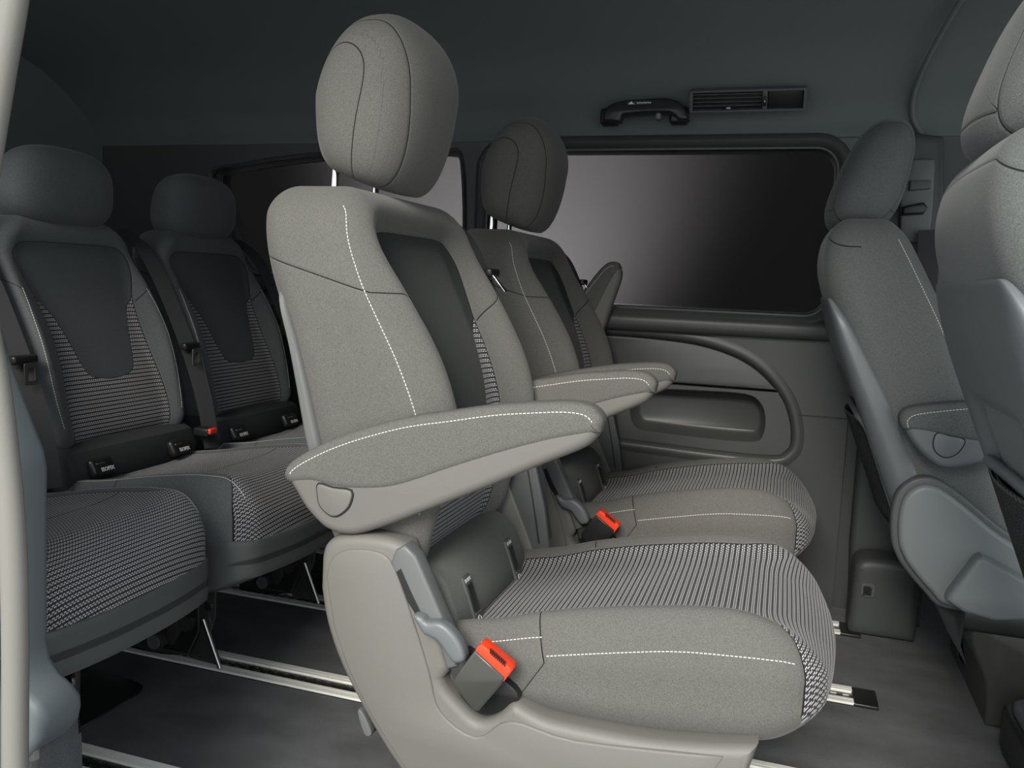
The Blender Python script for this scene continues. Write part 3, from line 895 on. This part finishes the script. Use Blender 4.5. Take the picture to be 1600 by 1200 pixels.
    SH2 = crom([(-0.136,0.452),(-0.11,0.396),(-0.084,0.338),(-0.069,0.295)], 4)
    SH3 = crom([(-0.08,0.279),(-0.073,0.265),(-0.051,0.245),(-0.024,0.228),(0.004,0.24),(0.027,0.264),(0.056,0.255),(0.093,0.248),(0.208,0.249),(0.292,0.259),(0.359,0.272)], 4)
    SH4 = [(0.345, 0.215), (0.30, 0.13), (0.10, 0.085), (-0.06, 0.075)]
    SH5 = crom([(-0.126,0.108),(-0.158,0.141),(-0.201,0.198),(-0.246,0.27),(-0.271,0.331),(-0.282,0.384)], 4)
    outline = [tuple(p) for p in list(SH)+list(SH2)+list(SH3)+SH4+list(SH5)]
    for sgn in (-1, 1):
        sh = MB().add(*extr(outline, sgn*0.252, sgn*0.208, 0.015, 4, r2=0.003)).build('side_cover', M['pale_plastic'], S, True, 50)
        lin = crom([(-0.268,0.406),(-0.26,0.434),(-0.234,0.452),(-0.187,0.456),(-0.158,0.437),(-0.123,0.356),(-0.098,0.288),(-0.079,0.233),(-0.023,0.206),(0.028,0.241),(0.121,0.232),(0.317,0.252)], 4)
        lin2 = [(p[0], p[1]) for p in lin]+[(0.26, 0.135), (0.1, 0.10), (-0.05, 0.09)]+[tuple(p) for p in crom([(-0.13,0.132),(-0.186,0.201),(-0.23,0.273),(-0.256,0.338)], 4)]
        MB().add(*extr(lin2, sgn*0.2555, sgn*0.24, 0.0034, 2)).build('cover_face', M['pale_plastic'], sh, True, 60)
        if sgn < 0:
            ls = [(-0.164,0.441),(-0.156,0.463),(-0.142,0.472),(-0.124,0.458),(-0.06,0.335),(-0.055,0.305),(-0.071,0.298),(-0.082,0.329),(-0.118,0.371)]
            hs = MB().add(*extr(ls, -0.256, -0.225, 0.005, 3)).build('lever_housing', M['grey_plastic'], S)
            MB().add(*extr([(-0.153,0.431),(-0.146,0.437),(-0.128,0.403),(-0.111,0.374),(-0.118,0.369),(-0.134,0.39)], -0.2575, -0.252, 0.0008, 1)).build('lever_slot', M['black_plastic'], hs)
            lv = crom([(-0.119,0.377),(-0.105,0.377),(-0.097,0.371),(-0.079,0.374),(-0.063,0.367),(-0.047,0.351),(-0.038,0.332),(-0.04,0.322),(-0.054,0.318),(-0.066,0.329),(-0.08,0.345),(-0.094,0.35),(-0.104,0.354)], 3, True)
            MB().add(*extr(lv, -0.274, -0.250, 0.007, 4)).build('recline_lever', M['shell_plastic'], S)
            rc = crom([(-0.068,0.301),(-0.05,0.323),(-0.013,0.304),(0.026,0.283),(0.033,0.265),(0.004,0.242),(-0.021,0.233),(-0.047,0.247),(-0.066,0.274)], 3, True)
            MB().add(*extr(rc, -0.242, -0.200, 0.004, 2)).build('buckle_well', M['black_plastic'], S)
            MB().add(*extr([(-0.071,0.312),(-0.05,0.323),(-0.037,0.309),(-0.049,0.285),(-0.062,0.275)], -0.250, -0.236, 0.003, 2)).build('buckle_stalk', M['bracket_metal'], S)
            bd = [(-0.019,0.349),(0.025,0.318),(0.022,0.308),(-0.01,0.263),(-0.017,0.262),(-0.05,0.294),(-0.05,0.301)]
            bn = [(-0.015,0.355),(-0.01,0.359),(0.032,0.333),(0.034,0.327),(0.024,0.311),(-0.02,0.347)]
            bk = buckle(S, bd, bn, -0.286, -0.256, buckle_mat)
            mg = MB(); c0 = np.array([(0.004,0.352)][0]); c1 = np.array([(0.025,0.338)][0])
            for k in range(9):
                q = c0+(c1-c0)*k/8
                mg.add(*box((q[0], -0.2845, q[1]), (0.0013, 0.004, 0.007)))
            mg.build('button_grille', M['black_plastic'], bk, False)
    # shoulder belt guide and webbing down the far edge
    gd = MB().add(*extr(crom([(-0.36, 0.965), (-0.30, 0.975), (-0.262, 0.95), (-0.255, 0.91), (-0.30, 0.90), (-0.37, 0.92)], 3, True), 0.150, 0.232, 0.014, 4)).build('belt_guide', M['black_plastic'], S)
    bp = crom([(-0.285, 0.205, 0.965), (-0.245, 0.218, 0.925), (-0.215, 0.226, 0.865), (-0.190, 0.232, 0.80), (-0.150, 0.234, 0.70), (-0.120, 0.234, 0.60), (-0.085, 0.234, 0.45), (-0.065, 0.232, 0.35)], 8)
    bel = MB().add(*ribbon(bp, 0.046, 0.0018, (0.35, 1.0, 0))).build('belt', M['webbing'], S)
    tg = MB().add(*bevbox((-0.196, 0.232, 0.868), (0.014, 0.055, 0.016), 0.005)).build('tongue_grip', M['black_plastic'], bel)
    MB().add(*bevbox((-0.178, 0.226, 0.848), (0.042, 0.020, 0.003), 0.001, Matrix.Rotation(math.radians(50), 4, 'Y'))).build('tongue_plate', M['chrome'], bel)
    MB().add(*extr([(-0.12, 0.30), (-0.045, 0.30), (-0.065, 0.42), (-0.10, 0.55), (-0.16, 0.66), (-0.19, 0.65), (-0.15, 0.45)], 0.214, 0.228, 0.004, 2)).build('belt_anchor_cover', M['dark_plastic'], S)
    # armrests
    armrest(S, -0.260, -0.214, right_arm_rot)
    armrest(S, 0.262, 0.214, left_arm_rot)
    # black steel feet clamped on the two rails
    for sgn, yy in ((-1, 1.075-loc[1]), (1, 1.478-loc[1])):
        yy = yy if sgn < 0 else yy-0.05
        if loc[1] > 1.7: yy = (1.858 if sgn < 0 else 2.243)-loc[1]
        MB().add(*extr([(-0.14, 0.004), (0.30, 0.004), (0.31, 0.03), (0.24, 0.05), (0.22, 0.20), (0.16, 0.21), (0.12, 0.05), (-0.02, 0.05), (-0.06, 0.20), (-0.12, 0.20)], yy+0.03, yy+0.058, 0.004, 2)).build('foot', M['black_metal'], S)
        if sgn < 0:
            MB().add(*extr(crom([(-0.228,0.187),(-0.219,0.189),(-0.203,0.161),(-0.206,0.152),(-0.216,0.154)], 3, True), -0.225, -0.205, 0.003, 2)).build('release_tab', M['grey_plastic'], S)
    MB().add(*box((0.03, 0, 0.242), (0.52, 0.40, 0.016))).build('seat_pan', M['black_metal'], S, False)
    return S
make_bucket((-0.35, 1.32, 0), 'nearest grey bucket seat in the middle of the photo, both armrests folded down', 0.0, 0.0)
make_bucket((-0.352, 2.10, -0.008), 'grey bucket seat beside the sliding door panel, its window side armrest raised', 0.0, math.radians(47), 'black_plastic')

# --------------------------------------------------- rear bench seats
def make_rear(loc, label, back_on=True, group='seats of the rear row'):
    S = empty('rear_seat', loc, label, 'seat', group)
    # seat coordinates: origin under the backrest, forward +
    Fw = lambda w: spl(w, [0.45, 0.50, 0.60, 0.70, 0.80, 0.90, 0.97], [-0.085, -0.090, -0.115, -0.155, -0.20, -0.235, -0.255])
    Rw = lambda w: spl(w, [0.45, 0.60, 0.75, 0.90, 0.97], [-0.25, -0.29, -0.33, -0.37, -0.38])
    Wf = lambda w: spl(w, [0.45, 0.52, 0.65, 0.78, 0.87, 0.93, 0.97], [0.190, 0.203, 0.208, 0.203, 0.188, 0.168, 0.135])
    back = backrest(S, 'seat_fabric_lifted', 0.462, 0.962, Wf, Fw, Rw, crest=0.014, rec=0.026, res=(20, 80, 96))
    b = bvh_of(back)
    for sgn in (-1, 1):
        rays = [((0.3, sgn*(float(Wf(w))-0.022-0.045*max(0, 0.62-w)), w), (-1, 0, 0)) for w in np.linspace(0.815, 0.52, 50)]
        stitches(b, rays, 'stitching', back)
    headrest(S, 'seat_fabric_lifted', (-0.296, 0.0, 1.030), (0.062, 0.140, 0.090), 0.1, 3.0, 'wide')
    for vy in (-0.072, 0.072): post(S, (-0.330, vy, 0.93), (-0.322, vy, 0.985))
    top = lambda u: spl(u, [-0.16, 0.0, 0.12, 0.24, 0.32, 0.36, 0.38], [0.405, 0.425, 0.448, 0.464, 0.466, 0.455, 0.44])
    bot = lambda u: spl(u, [-0.16, 0.1, 0.3, 0.38], [0.235, 0.250, 0.262, 0.270])
    cu = cushion(S, 'seat_fabric_lifted', -0.15, 0.372, 0.212, top, bot, patw=0.150, camb=0.010)
    bc = bvh_of(cu)
    for sgn in (-1, 1):
        path = crom([(-0.08, 0.418), (0.02, 0.435), (0.14, 0.452), (0.26, 0.462), (0.335, 0.455)], 10)
        rays = [((q[0], sgn*0.178, 0.7), (0, 0, -1)) for q in path]
        stitches(bc, rays, 'stitching', cu)
    # under tray with a sewn seam line
    p, f = rbox((44, 40, 20), (0.250, 0.2135, 0.056), (0.085, 0.050, 0.014))
    u = p[:, 0]+0.1265; u = u-sstep(u, 0.21, 0.372)*0.030*(np.abs(p[:, 1])/0.212)**2.2
    w = p[:, 2]+0.298+0.006*(p[:, 0]/0.24)
    w = np.where(p[:, 2] < 0, w-0.012*sstep(u, 0.0, 0.35)+0.03*sstep(u, 0.25, 0.36), w)
    tr_ = mk('under_tray', np.stack([u, p[:, 1], w], 1), f, M['dark_plastic'], S)
    # anchor pods between back and cushion
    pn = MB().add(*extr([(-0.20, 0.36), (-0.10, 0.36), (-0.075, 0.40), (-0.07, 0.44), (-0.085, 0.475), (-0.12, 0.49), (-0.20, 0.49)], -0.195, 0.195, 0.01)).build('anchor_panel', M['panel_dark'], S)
    tilt = Matrix.Rotation(math.radians(-25), 4, 'Y')
    for vy in (-0.125, 0.115):
        c = Vector((-0.064, vy, 0.440))
        pod = MB().add(*bevbox(c, (0.022, 0.062, 0.040), 0.010, tilt)).build('anchor_pod', M['black_plastic'], pn)
        MB().add(*bevbox(c+tilt @ Vector((0.0105, -0.008, 0.006)), (0.003, 0.024, 0.003), 0.001, tilt)).build('pod_clip', M['steel'], pod)
        mt_ = Matrix.Translation(c+tilt @ Vector((0.0114, 0.006, -0.009))) @ tilt @ Matrix.Rotation(math.pi/2, 4, 'Z') @ Matrix.Rotation(math.pi/2, 4, 'X')
        text_mesh('ISOFIX', 0.012, 'anchor_lettering', M['white_print'], pod, mt_)
    # belt with its tongue down the far side
    bp = crom([(-0.335, 0.230, 0.955), (-0.265, 0.232, 0.91), (-0.205, 0.233, 0.82), (-0.150, 0.233, 0.71), (-0.110, 0.232, 0.62), (-0.075, 0.230, 0.52), (-0.055, 0.228, 0.42)], 8)
    bel = MB().add(*ribbon(bp, 0.040, 0.002, (0.45, 1.0, 0))).build('belt', M['webbing'], S)
    tg = MB().add(*bevbox((-0.120, 0.228, 0.672), (0.020, 0.058, 0.018), 0.006)).build('tongue_grip', M['black_plastic'], bel)
    tp = rrect(-0.016, 0.016, -0.022, 0.022, 0.004, 3); th_ = rrect(-0.008, 0.008, -0.014, 0.012, 0.003, 3)
    hv, hf = holed(tp, [th_], -0.0015, 0.0015, axis='x')
    hv = [(-0.100+q[0], 0.228+q[1], 0.645+q[2]) for q in hv]
    MB().add(hv, hf).build('tongue_plate', M['steel'], bel, False)
    return S
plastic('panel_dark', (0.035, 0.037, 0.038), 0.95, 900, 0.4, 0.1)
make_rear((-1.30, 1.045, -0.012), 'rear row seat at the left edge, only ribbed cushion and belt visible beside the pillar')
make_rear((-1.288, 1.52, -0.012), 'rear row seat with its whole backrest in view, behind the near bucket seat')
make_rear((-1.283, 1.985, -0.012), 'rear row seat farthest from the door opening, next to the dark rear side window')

BPX = dict(zip([(256, 995), (297, 970), (228, 988), (332, 944), (316, 1019)], [(-1.249,0.044),(-1.179,0.092),(-1.297,0.046),(-1.121,0.139),(-1.148,0.026)]))
# steel brackets carrying the bench
def bracket(loc, label, small=False):
    S = empty('seat_bracket', loc, label, 'seat bracket', 'steel brackets under the rear bench')
    bx, by = -1.285, 1.46
    def B(P): return [(q[0]-bx, q[1]) for q in P]
    MB().add(*extr(B([(-1.338,0.003),(-1.259,0.002),(-1.174,0.017),(-1.144,0.076),(-1.147,0.162),(-1.174,0.158),(-1.319,0.083),(-1.337,0.043)]), -0.006, 0.006, 0.002, 2)).build('side_plate', M['black_metal'], S)
    MB().add(*extr(B([(-1.154,0.166),(-1.106,0.173),(-1.106,0.116),(-1.119,0.081),(-1.093,0.009),(-1.174,0.014),(-1.144,0.076)]), -0.012, -0.004, 0.003, 2)).build('front_strut', M['bracket_metal'], S)
    MB().add(*tube([(q[0], -0.016, q[1]) for q in B([(-1.147,0.164),(-1.144,0.084),(-1.173,0.023),(-1.25,0.024)])], 0.003, 6)).build('flange', M['bracket_metal'], S)
    p0, p1 = B([(-1.129,0.112),(-1.087,0.01)])
    MB().add(*tube([(p0[0], -0.02, p0[1]), (p1[0], -0.02, p1[1])], 0.0045, 10)).build('gas_spring', M['steel'], S)
    for nm, c, r, mt_, y in (('pivot_disc', (256, 995), 0.020, 'bracket_metal', -0.030), ('pivot_disc', (297, 970), 0.017, 'bracket_metal', -0.018), ('bolt', (228, 988), 0.009, 'steel', -0.022), ('bolt', (332, 944), 0.009, 'steel', -0.016), ('bolt', (316, 1019), 0.007, 'bracket_metal', -0.018)):
        q = B([BPX[c]])[0]
        o_ = MB().add(*tube([(q[0], y, q[1]), (q[0], 0.0, q[1])], r, 20)).build(nm, M[mt_], S)
        if c == (256, 995): MB().add(*tube([(q[0], y-0.004, q[1]), (q[0], y+0.001, q[1])], r*0.78, 20)).build('pivot_cap', M['shell_plastic'], o_)
    MB().add(*extr(B([(-1.227,0.113),(-1.199,0.111),(-1.194,0.068),(-1.211,0.038),(-1.225,0.048)]), -0.020, -0.008, 0.003, 2)).build('latch', M['bracket_metal'], S)
    return S
bracket((-1.285, 1.46, 0.0), 'black steel bench bracket with round pivot, standing on the second floor rail')
S_ = empty('seat_bracket', (-1.4, 1.075, 0.0), 'small piece of steel bench bracket showing beside the pillar trim at lower left', 'seat bracket', 'steel brackets under the rear bench')
MB().add(*extr([(q[0]+1.4, q[1]) for q in [(-1.183,0.193),(-1.096,0.199),(-1.099,0.105),(-1.115,0.101),(-1.145,0.133),(-1.185,0.125)]], -0.006, 0.006, 0.002, 2)).build('side_plate', M['bracket_metal'], S_)
MB().add(*extr([(q[0]+1.4, q[1]) for q in crom([(-1.111,0.15),(-1.107,0.158),(-1.096,0.16),(-1.093,0.153),(-1.095,0.138),(-1.113,0.132)], 3, True)], -0.016, -0.010, 0.001, 1)).build('end_tab', M['steel'], S_)
bracket((-1.285, 1.858, 0.0), 'black steel bench bracket in the dark behind the near bucket seat')

# red release strap tab poking up by the far bench seat
tb = empty('bench_buckle', (-1.36, 2.05, 0.44), 'small red and black belt buckle lying between the two visible bench backrests', 'buckle')
tb.location = (-1.34, 1.715, 0.455)
MB().add(*bevbox((0, 0, 0), (0.045, 0.034, 0.022), 0.006)).build('body', M['black_plastic'], tb)
MB().add(*bevbox((0.022, 0, 0.003), (0.012, 0.028, 0.014), 0.004)).build('release_button', M['red_plastic'], tb)

# --------------------------------------------------- front seats seen from behind
g = G('net')
x_ = g.noise(60, 1)
g.b.inputs['Base Color'].default_value = (0.014, 0.014, 0.015, 1); g.set(Roughness=0.6)

def net_mesh(parent, quad, nx, nz, r):
    """diamond net of cords over a surface P(s, t)"""
    P = quad
    mb = MB()
    for k in range(-nz, nx+1):
        for dr in (1, -1):
            pts = []
            for i in range(0, 2*nz+1):
                t = i/(2*nz); s = (k+i*0.5)/nx
                if dr < 0: s = 1-s
                if 0 <= s <= 1: pts.append(P(s, t))
            if len(pts) > 1:
                mb.add(*tube(pts, r, 5))
    return mb.build('net_mesh', M['net'], parent)

def make_front(loc, label, inner_sign, fab='front_fabric', inner_side=True):
    """inner_sign: side (v sign) that carries the armrest"""
    S = empty('front_seat', loc, label, 'seat', 'front seats seen from behind')
    Rw = lambda w: spl(w, [0.30, 0.35, 0.48, 0.63, 0.82, 0.95, 1.03], [0.145, 0.110, 0.055, -0.005, -0.080, -0.118, -0.108])
    Fw = lambda w: spl(w, [0.30, 0.45, 0.60, 0.80, 0.95, 1.03], [0.33, 0.275, 0.215, 0.135, 0.060, 0.020])
    Wf = lambda w: spl(w, [0.30, 0.50, 0.70, 0.86, 0.95, 1.03], [0.220, 0.232, 0.236, 0.225, 0.205, 0.165])
    p, f = rbox((24, 60, 90), (0.10, 0.23, 0.36), (0.05, 0.05, 0.055))
    a = p[:, 0]/0.10; w = p[:, 2]+0.68
    u = (Fw(w)+Rw(w))/2+a*(Fw(w)-Rw(w))/2
    v = p[:, 1]/0.23*Wf(w)
    # rear panel slightly domed
    u = u-0.012*(1-(v/0.23)**2)*(a < -0.5)*sstep(-a, 0.5, 1.0)
    X = np.stack([u, v, w], 1); one = np.full(len(u), -1.0)
    D = np.where(a < -0.2, (w-(1.0-0.5*np.maximum(0, np.abs(v)-0.15))), 1.0)
    bk = mk('backrest', X, f, M[fab+'_sewn'], S, True, dict(field_edge=one, centre_edge=one, seam_edge=D, weave=X), 60)
    b = bvh_of(bk)
    for sgn in (-1, 1):
        rays = [((float(Fw(w_))-0.025, sgn*0.5, w_), (0, -sgn, 0)) for w_ in np.linspace(1.0, 0.45, 60)]
        stitches(b, rays, 'stitching', bk, mat=M['thread'])
    # hard rear shell
    p, f = rbox((14, 60, 80), (0.05, 0.235, 0.285), (0.04, 0.045, 0.06))
    a = p[:, 0]/0.05; w = p[:, 2]+0.590; v = p[:, 1]/0.235*(Wf(w)+0.006)
    th = spl(w, [0.30, 0.5, 0.7, 0.80, 0.88], [0.085, 0.085, 0.065, 0.045, 0.02])
    R = Rw(w)-0.018
    u = R+(a+1)/2*th
    u = u-0.006*(1-(v/0.24)**2)*(a < 0)*sstep(-a, 0, 1)*sstep(w, 0.86, 0.78)
    # shallow knee scoop
    sc = sstep(sdf_poly(np.stack([v, w], 1), rrect(-0.165, 0.165, 0.36, 0.74, 0.06, 5)), 0.0, 0.03)
    u = u+0.014*sc*(a < -0.3)
    sh = mk('back_shell', np.stack([u, v, w], 1), f, M['shell_plastic'], S, True, None, 60)
    # net pocket: frame and cords
    def sp3(v_, w_, o=0.0): return Vector((float(Rw(w_))-0.012-o-0.006*(1-(v_/0.24)**2)+0.008-0.026*max(0.0, 1-(v_/0.185)**2)*min(1.0, max(0.0, (w_-0.36)/0.06)), v_, w_))
    fr_pts = []
    for v_, w_ in rrect(-0.185, 0.185, 0.37, 0.63, 0.03, 8): fr_pts.append(sp3(v_, w_, 0.006))
    pf_ = MB().add(*tube(fr_pts, 0.0085, 10, True)).build('net_frame', M['shell_plastic'], S)
    net_mesh(pf_, lambda s_, t_: sp3(-0.180+0.36*s_, 0.375+0.25*t_, 0.006), 26, 20, 0.0017)
    gv = []; gf = []
    for i_ in range(9):
        for j_ in range(9): gv.append(sp3(-0.18+0.36*i_/8, 0.378+0.245*j_/8, -0.001))
    for i_ in range(8):
        for j_ in range(8): gf.append((i_*9+j_, i_*9+j_+1, i_*9+j_+10, i_*9+j_+9))
    MB().add(gv, gf).build('pocket_back', M['dark_plastic'], S)
    # headrest
    p, f = selip((34, 40, 44), (0.072, 0.135, 0.122), 2.7)
    t = p[:, 2]/0.122
    x = p[:, 0]*(1-0.15*t)+0.16*p[:, 2]*1.6; X = np.stack([x-0.035, p[:, 1]*(1-0.05*t*t), p[:, 2]+1.135], 1)
    D = np.abs(p[:, 1])-0.092
    D2 = np.where(np.abs(p[:, 1]) < 0.09, p[:, 2]+0.075, 1.0)
    D = np.where(np.abs(D) < np.abs(D2), D, D2)
    one = np.full(len(X), -1.0)
    mk('headrest', X, f, M[fab+'_sewn'], S, True, dict(field_edge=one, centre_edge=one, seam_edge=D, weave=X), 70)
    for vy in (-0.072, 0.072): post(S, (-0.068, vy, 0.985), (-0.058, vy, 1.09), 0.0065)
    # cushion and skirt
    p, f = rbox((30, 30, 12), (0.24, 0.22, 0.07), 0.045)
    mk('seat_cushion', p+np.array((0.46, 0, 0.40)), f, M[fab], S)
    if not inner_side: return S
    # recliner side cover, big rounded drop shape
    s = inner_sign
    cx = loc[0]; cz = 0.0
    def Lc(P): return [(q[0]-cx, q[1]-loc[2]) for q in P]
    dc = Lc([tuple(q) for q in crom([(0.243,0.386),(0.24,0.432),(0.246,0.469),(0.265,0.492),(0.291,0.498),(0.324,0.483),(0.372,0.448),(0.406,0.422),(0.466,0.385),(0.513,0.341),(0.519,0.279),(0.434,0.272),(0.342,0.266),(0.308,0.291),(0.27,0.331),(0.252,0.358)], 4, True)])
    # dark surround
    MB().add(*extr(offset2(dc, -0.012), s*0.228, s*0.262, 0.006, 3)).build('recliner_surround', M['dark_plastic'], S)
    rc_ = MB().add(*extr(dc, s*0.240, s*0.282, 0.010, 4)).build('recliner_cover', M['cover_plastic'], S, True, 50)
    kc = Lc([(0.331,0.287),(0.334,0.3),(0.373,0.375),(0.383,0.381),(0.462,0.345),(0.505,0.327),(0.51,0.278),(0.414,0.26),(0.361,0.269)])
    MB().add(*extr(kc, s*0.262, s*0.315, 0.010, 3)).build('adjuster_cover', M['cover_plastic'], S)
    # armrest on the inner side
    def La(P): return [(q[0]-cx, q[1]-loc[2]) for q in P]
    pad = La([tuple(q) for q in crom([(0.225,0.617),(0.227,0.633),(0.242,0.645),(0.284,0.655),(0.327,0.662),(0.37,0.668),(0.433,0.677),(0.515,0.684),(0.528,0.652),(0.522,0.616),(0.441,0.598),(0.377,0.592),(0.334,0.593),(0.291,0.6),(0.255,0.603),(0.234,0.603)], 3, True)])
    arm = La([tuple(q) for q in crom([(0.225,0.617),(0.227,0.633),(0.242,0.645),(0.284,0.655),(0.327,0.662),(0.37,0.668),(0.433,0.677),(0.515,0.684),(0.528,0.652),(0.523,0.604),(0.443,0.58),(0.381,0.556),(0.339,0.54),(0.306,0.535),(0.282,0.547),(0.255,0.572),(0.237,0.598)], 3, True)])
    aa = MB().add(*extr(arm, s*0.243, s*0.288, 0.012, 4)).build('armrest', M['shell_plastic'], S)
    pp = MB().add(*extr(offset2(pad, -0.0015), s*0.240, s*0.291, 0.012, 4)).build('arm_pad', M[fab], aa)
    pvt = La([tuple(q) for q in crom([(0.29,0.601),(0.285,0.583),(0.29,0.567),(0.304,0.558),(0.319,0.561),(0.331,0.574),(0.336,0.593),(0.311,0.598)], 3, True)])
    MB().add(*extr(pvt, s*0.2895, s*0.27, 0.0012, 2)).build('pivot_cover', M['shell_plastic'], aa)
    MB().add(*extr(offset2(pvt, -0.0022), s*0.2885, s*0.27, 0.0004, 1)).build('pivot_gap', M['black_plastic'], aa, False)
    bb = bvh_of(pp)
    ip = offset2(pad, 0.0115)
    up_ = [q for q in ip if q[1] > 0.605 or q[0] < (pad[0][0]+0.02)]
    up_ = sorted(up_, key=lambda q: q[0])
    pth = crom(La([(0.24,0.604),(0.236,0.62),(0.246,0.632),(0.274,0.64),(0.328,0.651),(0.371,0.657),(0.434,0.666)]), 6)
    stitches(bb, [((q[0], s*0.4, q[1]), (0, -s, 0)) for q in pth], 'stitching', aa)
    # black steel seat box
    bx = Lc([tuple(q) for q in [(0.395,0.213),(0.494,0.213),(0.601,0.225)]])
    x0 = bx[0][0]
    ou = [(0.258, 0.0), (0.256, 0.02), (0.252, 0.07), (0.245, 0.10), (0.226, 0.14), (0.216, 0.17), (0.212, 0.203), (0.222, 0.216), (0.60, 0.216), (0.64, 0.0)]
    ou = [(q[0], q[1]-loc[2]) for q in ou]
    MB().add(*extr(crom(ou[:8], 3).tolist()+ou[8:], s*0.195, -s*0.20, 0.008, 3)).build('seat_box', M['bracket_metal'], S)
    MB().add(*bevbox((0.36, 0, 0.245), (0.34, 0.40, 0.05), 0.01)).build('slide_frame', M['black_metal'], S)
    MB().add(*extr(Lc([(0.326,0.275),(0.332,0.28),(0.38,0.275),(0.384,0.26),(0.381,0.145),(0.397,0.128),(0.353,0.2),(0.331,0.243)]), s*0.225, s*0.205, 0.003, 2)).build('slide_latch', M['black_metal'], S)
    MB().add(*extr(crom(Lc([(0.239,0.433),(0.25,0.443),(0.263,0.431),(0.267,0.359),(0.254,0.344),(0.246,0.378)]), 3, True), -0.06, -0.03, 0.004, 2)).build('recline_lever', M['grey_plastic'], S)
    return S
fabric('front_fabric_sewn', (0.085, 0.091, 0.090), (0.05, 0.05, 0.05))
make_front((0.19, 2.03, -0.028), 'driver seat seen from behind at the right, armrest and teardrop recliner cover towards the camera', -1)
make_front((0.315, 1.165, 0), 'front passenger seat cropped by the right edge, grey back shell with net pocket', 1, inner_side=False)

# carpeted block with a black edge at the lower right corner
sp3_ = empty('carpeted_step', (0.75, 1.62, 0), 'low carpeted step with black rubber edge at the lower right corner', 'step')
so = [(-0.29, -0.30), (-0.30, 0.10), (-0.292, 0.15), (-0.265, 0.175), (0.30, 0.18), (0.30, -0.30)]
MB().add(*extr(so, 0.002, 0.085, 0.012, 3, axis='z')).build('rubber_edge', M['black_plastic'], sp3_)
MB().add(*extr(offset2(so, 0.014), 0.08, 0.096, 0.008, 3, axis='z')).build('carpet_top', M['carpet'], sp3_)
